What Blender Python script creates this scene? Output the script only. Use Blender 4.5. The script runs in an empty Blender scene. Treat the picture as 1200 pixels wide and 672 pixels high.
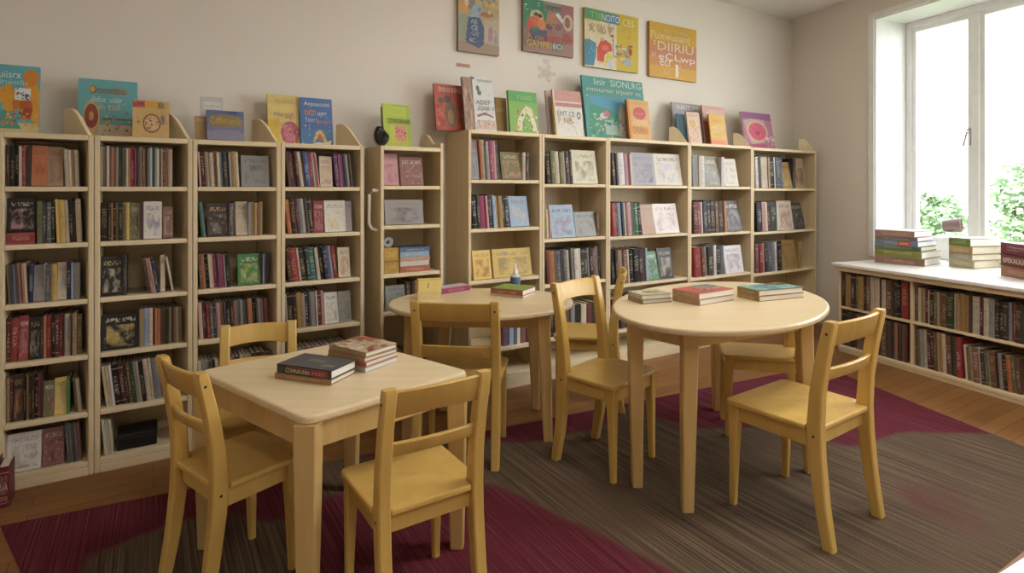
import bpy, bmesh, math, random
from mathutils import Vector, Matrix
SC = bpy.context.scene
COL = SC.collection
RNG = random.Random(7)
PI = math.pi

# ------------------------------------------------------------------ camera
F, CX, HY, HC = 680.0, 600.0, 222.0, 1.30      # focal length (px of a 1200 wide frame), axis, horizon, eye height
cam_d = bpy.data.cameras.new('camera')
cam = bpy.data.objects.new('camera', cam_d)
COL.objects.link(cam)
cam.location = (0, 0, HC)
cam.rotation_euler = (PI / 2, 0, 0)
cam_d.sensor_width = 36.0
cam_d.lens = F / 1200 * 36
cam_d.shift_y = -(336 - HY) / 1200
cam_d.clip_start = 0.05
SC.camera = cam
SC.view_settings.view_transform = 'Standard'
SC.view_settings.look = 'None'
SC.view_settings.gamma = 1
SC.view_settings.use_curve_mapping = False
SC.view_settings.exposure = 1.15

# ------------------------------------------------------------------ plan of the room
def V2(x, y): return Vector((x, y))
AX = V2(1.618, 1).normalized()            # along the back wall, away from the camera
AN = V2(-AX.y, AX.x)                      # into the back wall
A0 = V2(-1.921, 2.639)                    # a point of the bookcases' front plane
RX = V2(0.3676, -1).normalized()          # along the window wall, towards the camera
RN = V2(-RX.y, RX.x)                      # out through the window wall
WALL_D = 0.30                              # the back wall lies this far behind the bookcases' front plane
CORNER = None
CEIL = 3.04
W0 = V2(2.62, 4.69)                       # left front corner of the low bookcase

def hit(px, base, d):
    """where the ray through column px meets the vertical plane base + t*d: (t, point)"""
    r = (px - CX) / F
    t = (r * base.y - base.x) / (d.x - r * d.y)
    p = base + d * t
    return t, p
CORNER = hit(928, A0 + AN * WALL_D, AX)[1]
def plane_a(px, off=0.0): return hit(px, A0 + AN * off, AX)
def zat(y, Y): return HC - (y - HY) * Y / F
def on(x, y, h):
    Y = (HC - h) * F / (y - HY)
    return V2((x - CX) / F * Y, Y)

# ------------------------------------------------------------------ colours and materials
def lin(c):
    return tuple(((v / 255) / 12.92 if v / 255 <= 0.04045 else (((v / 255) + 0.055) / 1.055) ** 2.4) for v in c)
def hx(h): return lin(((h >> 16) & 255, (h >> 8) & 255, h & 255))

def new_mat(name):
    m = bpy.data.materials.new(name); m.use_nodes = True
    nt = m.node_tree; b = nt.nodes['Principled BSDF']
    return m, nt, b
def N(nt, kind, **kw):
    n = nt.nodes.new(kind)
    for k, v in kw.items(): setattr(n, k, v)
    return n
def L(nt, a, b): nt.links.new(a, b)
def math_node(nt, op, a, b=None, c=None):
    n = N(nt, 'ShaderNodeMath', operation=op)
    for i, v in enumerate((a, b, c)):
        if v is None: continue
        if isinstance(v, (int, float)): n.inputs[i].default_value = v
        else: L(nt, v, n.inputs[i])
    return n.outputs[0]
def mix_col(nt, fac, a, b, mode='MIX'):
    n = N(nt, 'ShaderNodeMix', data_type='RGBA', blend_type=mode)
    for sock, v in ((n.inputs[0], fac), (n.inputs[6], a), (n.inputs[7], b)):
        if isinstance(v, (int, float)): sock.default_value = v
        elif isinstance(v, tuple): sock.default_value = (*v, 1) if len(v) == 3 else v
        else: L(nt, v, sock)
    return n.outputs[2]
def plain(name, col, rough=0.6, spec=0.3, metal=0.0):
    m, nt, b = new_mat(name)
    tc = N(nt, 'ShaderNodeTexCoord'); no = N(nt, 'ShaderNodeTexNoise')
    no.inputs['Scale'].default_value = 14; no.inputs['Detail'].default_value = 3
    L(nt, tc.outputs['Object'], no.inputs['Vector'])
    c = mix_col(nt, no.outputs['Fac'], tuple(v * 0.93 for v in lin(col)), tuple(min(1, v * 1.07) for v in lin(col)))
    L(nt, c, b.inputs['Base Color'])
    b.inputs['Roughness'].default_value = rough
    b.inputs['Specular IOR Level'].default_value = spec
    b.inputs['Metallic'].default_value = metal
    return m
def wood(name, col, dark, stretch=(3, 3, 40), rough=0.42, amount=0.55, scale=1.0):
    """pale timber with a fine grain running along one object axis (the one with the small number)"""
    m, nt, b = new_mat(name)
    tc = N(nt, 'ShaderNodeTexCoord'); mp = N(nt, 'ShaderNodeMapping')
    oi = N(nt, 'ShaderNodeObjectInfo')
    L(nt, tc.outputs['Object'], mp.inputs['Vector'])
    mp.inputs['Scale'].default_value = stretch
    off = N(nt, 'ShaderNodeCombineXYZ'); L(nt, oi.outputs['Random'], off.inputs[0]); L(nt, oi.outputs['Random'], off.inputs[2])
    vm = N(nt, 'ShaderNodeVectorMath', operation='MULTIPLY_ADD')
    L(nt, off.outputs[0], vm.inputs[0]); vm.inputs[1].default_value = (37, 37, 37); L(nt, mp.outputs[0], vm.inputs[2])
    no = N(nt, 'ShaderNodeTexNoise'); no.inputs['Scale'].default_value = scale
    no.inputs['Detail'].default_value = 5; no.inputs['Roughness'].default_value = 0.6; no.inputs['Distortion'].default_value = 0.3
    L(nt, vm.outputs[0], no.inputs['Vector'])
    rp = N(nt, 'ShaderNodeValToRGB'); rp.color_ramp.elements[0].position = 0.35; rp.color_ramp.elements[1].position = 0.68
    L(nt, no.outputs['Fac'], rp.inputs['Fac'])
    rp.color_ramp.elements[0].color = (*[a * (1 - amount) + d * amount for a, d in zip(lin(col), lin(dark))], 1)
    rp.color_ramp.elements[1].color = (*lin(col), 1)
    hs = N(nt, 'ShaderNodeHueSaturation')
    L(nt, rp.outputs[0], hs.inputs['Color'])
    L(nt, math_node(nt, 'MULTIPLY_ADD', oi.outputs['Random'], 0.10, 0.95), hs.inputs['Value'])
    L(nt, hs.outputs[0], b.inputs['Base Color'])
    b.inputs['Roughness'].default_value = rough; b.inputs['Specular IOR Level'].default_value = 0.35
    return m

M = {}
M['shelf_wood'] = wood('birch_bookcase', (222, 204, 168), (196, 170, 126), (30, 30, 2.2), 0.5, 0.34)
M['shelf_board'] = wood('birch_shelf_board', (228, 211, 178), (206, 182, 138), (2.2, 30, 30), 0.5, 0.34)
M['chair_wood'] = wood('yellow_beech_chair', (215, 179, 102), (193, 153, 78), (18, 18, 3), 0.32, 0.5)
M['table_wood'] = wood('pale_beech_tabletop', (230, 210, 172), (212, 186, 142), (2.0, 26, 26), 0.30, 0.5)
M['table_leg'] = wood('beech_table_leg', (216, 184, 124), (196, 160, 98), (26, 26, 2.5), 0.4)
M['bolt'] = plain('dark_bolt', (45, 38, 30), 0.5)
M['white_paint'] = plain('white_gloss_paint', (240, 240, 238), 0.35, 0.4)
M['metal'] = plain('brushed_metal', (200, 200, 198), 0.35, 0.5, 0.7)
M['pages'] = plain('book_pages', (222, 212, 188), 0.85, 0.1)
M['white_pages'] = plain('white_book_pages', (232, 228, 218), 0.85, 0.1)
M['black_plastic'] = plain('glossy_black', (26, 26, 30), 0.2, 0.5)

def wall_mat(name, col):
    m, nt, b = new_mat(name)
    tc = N(nt, 'ShaderNodeTexCoord'); n1 = N(nt, 'ShaderNodeTexNoise'); n2 = N(nt, 'ShaderNodeTexNoise')
    n1.inputs['Scale'].default_value = 0.9; n2.inputs['Scale'].default_value = 160
    L(nt, tc.outputs['Object'], n1.inputs['Vector']); L(nt, tc.outputs['Object'], n2.inputs['Vector'])
    c = lin(col)
    L(nt, mix_col(nt, n1.outputs['Fac'], tuple(v * 0.97 for v in c), tuple(v * 1.03 for v in c)), b.inputs['Base Color'])
    bp = N(nt, 'ShaderNodeBump'); bp.inputs['Strength'].default_value = 0.06; bp.inputs['Distance'].default_value = 0.002
    L(nt, n2.outputs['Fac'], bp.inputs['Height']); L(nt, bp.outputs[0], b.inputs['Normal'])
    b.inputs['Roughness'].default_value = 0.85; b.inputs['Specular IOR Level'].default_value = 0.15
    return m
M['wall'] = wall_mat('warm_white_wall', (230, 222, 212))
M['ceiling'] = wall_mat('ceiling_paint', (230, 226, 220))

def floor_mat():
    m, nt, b = new_mat('brown_plank_floor')
    tc = N(nt, 'ShaderNodeTexCoord'); mp = N(nt, 'ShaderNodeMapping')
    mp.inputs['Rotation'].default_value = (0, 0, -math.atan2(AX.y, AX.x))
    L(nt, tc.outputs['Object'], mp.inputs['Vector'])
    br = N(nt, 'ShaderNodeTexBrick'); br.offset = 0.37
    br.inputs['Scale'].default_value = 1.0
    br.inputs['Brick Width'].default_value = 1.15; br.inputs['Row Height'].default_value = 0.085
    br.inputs['Mortar Size'].default_value = 0.0016
    br.inputs['Color1'].default_value = (*lin((158, 112, 66)), 1); br.inputs['Color2'].default_value = (*lin((134, 92, 52)), 1)
    br.inputs['Mortar'].default_value = (*lin((70, 46, 26)), 1)
    L(nt, mp.outputs[0], br.inputs['Vector'])
    mp2 = N(nt, 'ShaderNodeMapping'); mp2.inputs['Scale'].default_value = (3, 45, 1)
    L(nt, mp.outputs[0], mp2.inputs['Vector'])
    no = N(nt, 'ShaderNodeTexNoise'); no.inputs['Scale'].default_value = 1; no.inputs['Detail'].default_value = 5
    L(nt, mp2.outputs[0], no.inputs['Vector'])
    c = mix_col(nt, math_node(nt, 'MULTIPLY', no.outputs['Fac'], 0.55), br.outputs['Color'], lin((104, 68, 36)))
    L(nt, c, b.inputs['Base Color'])
    b.inputs['Roughness'].default_value = 0.5; b.inputs['Specular IOR Level'].default_value = 0.3
    return m
M['floor'] = floor_mat()

def rug_mat():
    m, nt, b = new_mat('striped_wool_rug')
    at = N(nt, 'ShaderNodeAttribute', attribute_name='maroon')
    tc = N(nt, 'ShaderNodeTexCoord'); mp = N(nt, 'ShaderNodeMapping')
    mp.inputs['Rotation'].default_value = (0, 0, -math.atan2(AX.y, AX.x))
    L(nt, tc.outputs['Object'], mp.inputs['Vector'])
    def stripes(sx, sy, detail=4):
        q = N(nt, 'ShaderNodeMapping'); q.inputs['Scale'].default_value = (sx, sy, 1)
        L(nt, mp.outputs[0], q.inputs['Vector'])
        n = N(nt, 'ShaderNodeTexNoise'); n.inputs['Scale'].default_value = 1; n.inputs['Detail'].default_value = detail
        n.inputs['Roughness'].default_value = 0.65
        L(nt, q.outputs[0], n.inputs['Vector'])
        return n.outputs['Fac']
    fine = stripes(135, 1.1, 3); broad = stripes(9, 0.9); speck = stripes(230, 110, 2)
    mask = math_node(nt, 'ADD', at.outputs['Fac'], math_node(nt, 'MULTIPLY_ADD', fine, 1.5, -0.75))
    mask = math_node(nt, 'ADD', mask, math_node(nt, 'MULTIPLY_ADD', broad, 0.5, -0.25))
    rp = N(nt, 'ShaderNodeValToRGB'); rp.color_ramp.elements[0].position = 0.40; rp.color_ramp.elements[1].position = 0.60
    L(nt, mask, rp.inputs['Fac'])
    def ramp(fac, cols):
        r = N(nt, 'ShaderNodeValToRGB'); e = r.color_ramp.elements
        e[0].position, e[0].color = cols[0][0], (*lin(cols[0][1]), 1)
        e[1].position, e[1].color = cols[-1][0], (*lin(cols[-1][1]), 1)
        for p, c in cols[1:-1]:
            x = e.new(p); x.color = (*lin(c), 1)
        L(nt, fac, r.inputs['Fac']); return r.outputs[0]
    grey = ramp(fine, [(0.30, (76, 60, 47)), (0.46, (100, 83, 67)), (0.56, (118, 100, 82)), (0.70, (146, 128, 104))])
    red = ramp(fine, [(0.30, (84, 28, 40)), (0.5, (112, 42, 57)), (0.70, (134, 78, 88))])
    c = mix_col(nt, rp.outputs[0], grey, red)
    c = mix_col(nt, math_node(nt, 'MULTIPLY', speck, 0.6), c, lin((46, 36, 32)))
    L(nt, c, b.inputs['Base Color'])
    bp = N(nt, 'ShaderNodeBump'); bp.inputs['Strength'].default_value = 0.5; bp.inputs['Distance'].default_value = 0.004
    L(nt, speck, bp.inputs['Height']); L(nt, bp.outputs[0], b.inputs['Normal'])
    b.inputs['Roughness'].default_value = 0.95; b.inputs['Specular IOR Level'].default_value = 0.05
    return m
M['rug'] = rug_mat()

def glass_mat():
    m, nt, b = new_mat('window_glass')
    nt.nodes.remove(b)
    tr = N(nt, 'ShaderNodeBsdfTransparent'); gl = N(nt, 'ShaderNodeBsdfGlossy'); gl.inputs['Roughness'].default_value = 0.02
    lw = N(nt, 'ShaderNodeLayerWeight'); lw.inputs['Blend'].default_value = 0.15
    mx = N(nt, 'ShaderNodeMixShader')
    L(nt, math_node(nt, 'MULTIPLY', lw.outputs['Fresnel'], 0.5), mx.inputs[0]); L(nt, tr.outputs[0], mx.inputs[1]); L(nt, gl.outputs[0], mx.inputs[2])
    L(nt, mx.outputs[0], nt.nodes['Material Output'].inputs[0])
    return m
M['glass'] = glass_mat()
def lamp_mat(strength):
    m, nt, b = new_mat('added_lamp_diffuser')
    b.inputs['Base Color'].default_value = (0.9, 0.9, 0.88, 1)
    b.inputs['Emission Color'].default_value = (1.0, 0.965, 0.90, 1)
    b.inputs['Emission Strength'].default_value = strength
    return m

def spine_mat():
    """cloth or paper cover in the object's own colour; bands and a title printed down the spine in the object's 'ink'"""
    m, nt, b = new_mat('book_spine_print')
    oi = N(nt, 'ShaderNodeObjectInfo'); tc = N(nt, 'ShaderNodeTexCoord'); sp = N(nt, 'ShaderNodeSeparateXYZ')
    ink = N(nt, 'ShaderNodeAttribute', attribute_type='OBJECT', attribute_name='ink')
    L(nt, tc.outputs['Generated'], sp.inputs[0])
    gx, gy, gz = sp.outputs
    rnd = oi.outputs['Random']
    spine = math_node(nt, 'LESS_THAN', gy, 0.07)
    mid = math_node(nt, 'LESS_THAN', math_node(nt, 'ABSOLUTE', math_node(nt, 'SUBTRACT', gx, 0.5)), 0.30)
    lo = math_node(nt, 'MULTIPLY_ADD', rnd, 0.22, 0.16)
    zone = math_node(nt, 'MULTIPLY', math_node(nt, 'GREATER_THAN', gz, lo), math_node(nt, 'LESS_THAN', gz, math_node(nt, 'ADD', lo, 0.46)))
    cv = N(nt, 'ShaderNodeCombineXYZ')
    L(nt, math_node(nt, 'MULTIPLY', gx, 3.0), cv.inputs[0]); L(nt, math_node(nt, 'MULTIPLY_ADD', rnd, 91.0, 0), cv.inputs[1]); L(nt, math_node(nt, 'MULTIPLY', gz, 42.0), cv.inputs[2])
    no = N(nt, 'ShaderNodeTexNoise'); no.inputs['Scale'].default_value = 1.0; no.inputs['Detail'].default_value = 2
    L(nt, cv.outputs[0], no.inputs['Vector'])
    letters = math_node(nt, 'MULTIPLY', math_node(nt, 'GREATER_THAN', no.outputs['Fac'], 0.53), math_node(nt, 'MULTIPLY', zone, mid))
    def band(pos, half):
        return math_node(nt, 'LESS_THAN', math_node(nt, 'ABSOLUTE', math_node(nt, 'SUBTRACT', gz, pos)), half)
    bands = math_node(nt, 'MAXIMUM', band(math_node(nt, 'MULTIPLY_ADD', rnd, 0.05, 0.07), 0.008), band(math_node(nt, 'MULTIPLY_ADD', rnd, -0.1, 0.93), 0.012))
    bands = math_node(nt, 'MULTIPLY', bands, math_node(nt, 'GREATER_THAN', math_node(nt, 'FRACT', math_node(nt, 'MULTIPLY', rnd, 17.0)), 0.5))
    mark = math_node(nt, 'MULTIPLY', math_node(nt, 'MAXIMUM', letters, bands), spine)
    mark = math_node(nt, 'MULTIPLY', mark, 0.4)
    cl = N(nt, 'ShaderNodeTexNoise'); cl.inputs['Scale'].default_value = 30; L(nt, tc.outputs['Object'], cl.inputs['Vector'])
    base = mix_col(nt, math_node(nt, 'MULTIPLY', cl.outputs['Fac'], 0.35), oi.outputs['Color'], (0.03, 0.02, 0.015))
    L(nt, mix_col(nt, mark, base, ink.outputs['Color']), b.inputs['Base Color'])
    b.inputs['Roughness'].default_value = 0.45; b.inputs['Specular IOR Level'].default_value = 0.35
    return m
def face_mat():
    """front cover: a strip of title marks and an irregular picture in the object's 'ink' and 'tint' over its own colour"""
    m, nt, b = new_mat('book_front_print')
    oi = N(nt, 'ShaderNodeObjectInfo'); tc = N(nt, 'ShaderNodeTexCoord'); sp = N(nt, 'ShaderNodeSeparateXYZ')
    ink = N(nt, 'ShaderNodeAttribute', attribute_type='OBJECT', attribute_name='ink')
    tint = N(nt, 'ShaderNodeAttribute', attribute_type='OBJECT', attribute_name='tint')
    L(nt, tc.outputs['Generated'], sp.inputs[0]); gx, gy, gz = sp.outputs
    rnd = oi.outputs['Random']
    front = math_node(nt, 'LESS_THAN', gy, 0.08)
    def inside(g, a, c): return math_node(nt, 'MULTIPLY', math_node(nt, 'GREATER_THAN', g, a), math_node(nt, 'LESS_THAN', g, c))
    def noise(sx, sz, k, detail=3):
        cv = N(nt, 'ShaderNodeCombineXYZ')
        L(nt, math_node(nt, 'MULTIPLY', gx, sx), cv.inputs[0]); L(nt, math_node(nt, 'MULTIPLY', rnd, k), cv.inputs[1]); L(nt, math_node(nt, 'MULTIPLY', gz, sz), cv.inputs[2])
        n = N(nt, 'ShaderNodeTexNoise'); n.inputs['Scale'].default_value = 1; n.inputs['Detail'].default_value = detail
        L(nt, cv.outputs[0], n.inputs['Vector']); return n.outputs['Fac']
    title = math_node(nt, 'MULTIPLY', math_node(nt, 'GREATER_THAN', noise(26, 14, 57.0, 1), 0.52), math_node(nt, 'MULTIPLY', inside(gx, 0.12, 0.9), inside(gz, 0.76, 0.88)))
    soft = lambda v, k, g: math_node(nt, 'MINIMUM', math_node(nt, 'MAXIMUM', math_node(nt, 'MULTIPLY_ADD', v, k, g), 0.0), 1.0)
    pic = math_node(nt, 'MULTIPLY', soft(noise(3.5, 3.5, 91.0, 5), 5.0, -2.1), math_node(nt, 'MULTIPLY', inside(gx, 0.14, 0.88), inside(gz, 0.08, 0.68)))
    pic2 = math_node(nt, 'MULTIPLY', soft(noise(8, 8, 23.0, 5), 6.0, -3.2), math_node(nt, 'MULTIPLY', inside(gx, 0.08, 0.94), inside(gz, 0.05, 0.72)))
    c = mix_col(nt, math_node(nt, 'MULTIPLY', math_node(nt, 'MULTIPLY', pic, front), 0.6), oi.outputs['Color'], tint.outputs['Color'])
    c = mix_col(nt, math_node(nt, 'MULTIPLY', math_node(nt, 'MULTIPLY', math_node(nt, 'MAXIMUM', title, math_node(nt, 'MULTIPLY', pic2, 0.55)), front), 0.6), c, ink.outputs['Color'])
    L(nt, c, b.inputs['Base Color'])
    b.inputs['Roughness'].default_value = 0.35; b.inputs['Specular IOR Level'].default_value = 0.4
    return m
M['spine'] = spine_mat(); M['face'] = face_mat()
def vcol_mat(name, rough=0.45):
    m, nt, b = new_mat(name)
    at = N(nt, 'ShaderNodeAttribute', attribute_name='Col')
    tc = N(nt, 'ShaderNodeTexCoord'); no = N(nt, 'ShaderNodeTexNoise'); no.inputs['Scale'].default_value = 45
    L(nt, tc.outputs['Object'], no.inputs['Vector'])
    L(nt, mix_col(nt, math_node(nt, 'MULTIPLY', no.outputs['Fac'], 0.25), at.outputs['Color'], (0.25, 0.2, 0.15)), b.inputs['Base Color'])
    b.inputs['Roughness'].default_value = rough; b.inputs['Specular IOR Level'].default_value = 0.35
    return m
M['print'] = vcol_mat('printed_colours')

# ------------------------------------------------------------------ objects
def tag(o, label=None, cat=None, group=None, kind=None):
    if label: o['label'] = label
    if cat: o['category'] = cat
    if group: o['group'] = group
    if kind: o['kind'] = kind
    return o
def thing(name, label, cat, loc=(0, 0, 0), rz=0.0, group=None, rot=None):
    o = bpy.data.objects.new(name, None); COL.objects.link(o)
    o.location = loc; o.rotation_euler = rot if rot else (0, 0, rz)
    o.empty_display_size = 0.05
    return tag(o, label, cat, group)
def link_mesh(name, verts, faces, mats, parent=None, smooth=False, midx=None, loc=None, rz=0.0, rot=None):
    me = bpy.data.meshes.new(name)
    me.from_pydata([tuple(v) for v in verts], [], faces)
    for m in (mats if isinstance(mats, (list, tuple)) else [mats]): me.materials.append(m)
    if midx: me.polygons.foreach_set('material_index', midx)
    if smooth: me.polygons.foreach_set('use_smooth', [True] * len(me.polygons))
    me.update()
    o = bpy.data.objects.new(name, me); COL.objects.link(o)
    if parent is not None: o.parent = parent
    if loc is not None: o.location = loc
    o.rotation_euler = rot if rot else (0, 0, rz)
    return o
class MB:
    """collects shapes of ONE part"""
    def __init__(s): s.v, s.f, s.m = [], [], []
    def add(s, verts, faces, mi=0):
        b = len(s.v); s.v += [tuple(p) for p in verts]; s.f += [tuple(b + i for i in q) for q in faces]; s.m += [mi] * len(faces)
    def prism(s, pts, z0, z1, mi=0, axis='z'):
        """closed prism over a counter-clockwise outline"""
        n = len(pts)
        def P(a, c, z): return (a, c, z) if axis == 'z' else ((z, a, c) if axis == 'x' else (a, z, c))
        vs = [P(a, c, z0) for a, c in pts] + [P(a, c, z1) for a, c in pts]
        fs = [tuple(reversed(range(n))), tuple(range(n, 2 * n))] + [(i, (i + 1) % n, n + (i + 1) % n, n + i) for i in range(n)]
        if axis == 'y': fs = [tuple(reversed(q)) for q in fs]
        s.add(vs, fs, mi)
    def box(s, x0, x1, y0, y1, z0, z1, mi=0): s.prism([(x0, y0), (x1, y0), (x1, y1), (x0, y1)], z0, z1, mi)
    def loft(s, rings, mi=0, cap=True, closed=True):
        n = len(rings[0]); vs = [p for r in rings for p in r]; fs = []
        for k in range(len(rings) - 1):
            for i in range(n if closed else n - 1):
                j = (i + 1) % n
                fs.append((k * n + i, k * n + j, (k + 1) * n + j, (k + 1) * n + i))
        if cap:
            fs.append(tuple(reversed(range(n)))); fs.append(tuple((len(rings) - 1) * n + i for i in range(n)))
        s.add(vs, fs, mi)
    def lathe(s, prof, seg=24, mi=0, c=(0, 0)):
        rings = [[(c[0] + r * math.cos(2 * PI * i / seg), c[1] + r * math.sin(2 * PI * i / seg), z) for i in range(seg)] for r, z in prof]
        s.loft(rings, mi)
    def tube(s, pts, r, seg=10, mi=0):
        pts = [Vector(p) for p in pts]; rings = []
        for i, p in enumerate(pts):
            d = (pts[min(i + 1, len(pts) - 1)] - pts[max(i - 1, 0)]).normalized()
            up = Vector((0, 0, 1)) if abs(d.z) < 0.9 else Vector((1, 0, 0))
            a = d.cross(up).normalized(); c = a.cross(d)
            rr = r[i] if isinstance(r, (list, tuple)) else r
            rings.append([p + a * rr * math.cos(2 * PI * k / seg) + c * rr * math.sin(2 * PI * k / seg) for k in range(seg)])
        s.loft(rings, mi)
    def build(s, name, mats, parent=None, smooth=False, bevel=0.0, **kw):
        o = link_mesh(name, s.v, s.f, mats, parent, smooth, s.m, **kw)
        bm = bmesh.new(); bm.from_mesh(o.data)
        bmesh.ops.recalc_face_normals(bm, faces=bm.faces)
        bm.to_mesh(o.data); bm.free()
        if bevel:
            md = o.modifiers.new('bevel', 'BEVEL'); md.width = bevel; md.segments = 2; md.limit_method = 'ANGLE'; md.angle_limit = math.radians(40)
        if smooth == 'auto':
            o.data.polygons.foreach_set('use_smooth', [True] * len(o.data.polygons))
            o.data.set_sharp_from_angle(angle=math.radians(40))
        return o
def ang(v): return math.atan2(v.y, v.x)
LAMP, SKY = 10.5, 3.6
# ------------------------------------------------------------------ the room
def struct(o): o['kind'] = 'structure'; return o
far_l = CORNER - AX * 7.4
near_l = far_l + V2(0.3676, -1).normalized() * 4.6
near_r = CORNER + RX * 8.9
def slab(name, p, q, z0, z1, t, mat, out):
    """upright slab from p to q, t thick towards 'out'"""
    b = MB(); pts = [p, q, q + out * t, p + out * t]
    if (q - p).cross(out) < 0: pts.reverse()
    b.prism([(v.x, v.y) for v in pts], z0, z1)
    return b
def wall(name, pieces, mat, out, t):
    b = MB()
    for p, q, z0, z1 in pieces:
        k = slab(name, p, q, z0, z1, t, mat, out); b.add(k.v, k.f)
    return struct(b.build(name, mat))
wall('wall_back', [(far_l - AX * 0.2, CORNER + AX * 0.6, 0, CEIL)], M['wall'], AN, 0.15)
LN = (far_l - near_l).normalized(); LO = V2(-LN.y, LN.x)
wall('wall_left', [(near_l, far_l, 0, CEIL)], M['wall'], LO, 0.15)
RO = V2((near_r - near_l).y, -(near_r - near_l).x).normalized()
wall('wall_rear', [(near_l, near_r, 0, CEIL)], M['wall'], RO, 0.15)
# window wall: a deep opening above the low bookcase
S0, S1, ZS, ZT, DEEP = 0.915, 4.30, 0.690, 2.80, 0.40
LH0 = 0.707
def rp(s, d=0.0): return CORNER + RX * s + RN * d
wall('wall_right', [(rp(-0.05), rp(S0), 0, CEIL), (rp(S1), near_r, 0, CEIL), (rp(S0), rp(S1), 0, ZS), (rp(S0), rp(S1), ZT, CEIL)], M['wall'], RN, 0.50)
room = [far_l - AX * .3 + AN * .2, CORNER + AX * 0.7 + AN * .2, near_r + RN * 0.6 - V2(0, .2), near_l - V2(.2, .2)]
b = MB(); b.prism([(p.x, p.y) for p in reversed(room)], -0.12, 0.0); struct(b.build('floor', M['floor']))
b = MB(); b.prism([(p.x, p.y) for p in reversed(room)], CEIL, CEIL + 0.12); struct(b.build('ceiling', M['ceiling']))
for nm, p, q, out in (('baseboard_right', rp(0.02), rp(0.3), -RN),):
    struct(slab(nm, p + out * 0.001, q + out * 0.001, 0.0, 0.09, 0.014, None, out).build(nm, M['white_paint']))

# window: lining of the deep opening, casing, frame with sashes
win_ang = ang(RX)
def wbox(b, s0, s1, d0, d1, z0, z1, mi=0):
    p = [rp(s0, d0), rp(s1, d0), rp(s1, d1), rp(s0, d1)]
    if (p[1] - p[0]).cross(p[2] - p[1]) < 0: p.reverse()
    b.prism([(v.x, v.y) for v in p], z0, z1, mi)
win = struct(thing('window_1', None, None))
b = MB()
wbox(b, S0, S0 + 0.012, -0.004, DEEP + .06, ZS, ZT); wbox(b, S1 - 0.012, S1, -0.004, DEEP + .06, ZS, ZT)
wbox(b, S0 + 0.012, S1 - 0.012, -0.004, DEEP + .06, ZT - 0.012, ZT)
b.build('window_lining', M['white_paint'], win)
b = MB(); wbox(b, S0 + 0.012, S1 - 0.012, -0.02, DEEP + .06, ZS - 0.001, ZS + 0.0165)
b.build('window_sill', M['white_paint'], win, bevel=0.004)
b = MB()
wbox(b, S0 - 0.055, S0, -0.018, -0.0005, LH0 + 0.002, ZT + 0.055); wbox(b, S1, S1 + 0.055, -0.018, -0.0005, LH0 + 0.002, ZT + 0.055)
wbox(b, S0, S1, -0.018, -0.0005, ZT, ZT + 0.055)
b.build('window_casing', M['white_paint'], win, bevel=0.004)
def s_at(px, d):
    t, _ = hit(px, CORNER + RN * d, RX); return t
FD = DEEP
mull = [s_at(1146, FD), None]
pitch = mull[0] - (S0 + 0.02)
sash = [S0 + 0.012] + [S0 + 0.02 + pitch * k for k in (1, 2, 3)] + [S1 - 0.012]
zf0, zf1 = ZS + 0.017, ZT - 0.012
b = MB()
wbox(b, sash[0], sash[-1], FD - 0.035, FD + 0.04, zf0, zf0 + 0.15); wbox(b, sash[0], sash[-1], FD - 0.035, FD + 0.04, zf1 - 0.06, zf1)
for k, s in enumerate(sash):
    w = 0.028 if 0 < k < 4 else 0.05
    a0 = s - w if k else s; a1 = s + w if k < 4 else s
    wbox(b, a0 if k < 4 else s - w, a1 if k else s + w, FD - 0.035, FD + 0.04, zf0 + 0.15, zf1 - 0.06)
fr = b.build('window_frame', M['white_paint'], win, bevel=0.005)
for k in range(4):
    s0 = sash[k] + (0.05 if k == 0 else 0.028); s1 = sash[k + 1] - (0.05 if k == 3 else 0.028)
    z0, z1 = zf0 + 0.15, zf1 - 0.06
    b = MB()
    for q in ((s0, s0 + 0.035, z0, z1), (s1 - 0.035, s1, z0, z1), (s0 + 0.035, s1 - 0.035, z0, z0 + 0.035), (s0 + 0.035, s1 - 0.035, z1 - 0.035, z1)):
        wbox(b, q[0], q[1], FD - 0.02, FD + 0.025, q[2], q[3])
    sh = b.build('sash', M['white_paint'], win)
    b = MB(); wbox(b, s0 + 0.03, s1 - 0.03, FD + 0.002, FD + 0.008, z0 + 0.03, z1 - 0.03); b.build('pane', M['glass'], sh)
    if k == 0:
        b = MB(); wbox(b, s1 - 0.028, s1 - 0.010, FD - 0.032, FD - 0.02, 1.66, 1.80)
        p0, p1, p2 = rp(s1 - 0.019, FD - 0.03), rp(s1 - 0.019, FD - 0.06), rp(s1 - 0.045, FD - 0.062)
        b.tube([(p0.x, p0.y, 1.78), (p1.x, p1.y, 1.785), (p1.x, p1.y, 1.76), (p2.x, p2.y, 1.65)], 0.008, 8)
        b.build('window_handle', M['metal'], sh, smooth='auto')

# ------------------------------------------------------------------ unseen ceiling lamps added as fill light (all out of the frame)
M['lamp'] = lamp_mat(LAMP)
for i, (x, y) in enumerate(((0.8, 2.2), (2.4, 2.4), (0.8, -0.7), (2.9, 0.2))):
    t = thing('added_ceiling_light', 'added flat square white ceiling light ' + ['over the tables', 'beside the window', 'behind the viewer', 'near the rear corner by the window'][i], 'light', (x, y, CEIL), 0.55, 'added ceiling lights')
    b = MB(); b.prism([(-.31, -.31), (.31, -.31), (.31, .31), (-.31, .31)], -0.05, -0.001); b.build('added_lamp_frame', M['white_paint'], t, bevel=0.006)
    b = MB(); b.prism([(-.28, -.28), (.28, -.28), (.28, .28), (-.28, .28)], -0.056, -0.0505); b.build('diffuser', M['lamp'], t)

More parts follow.
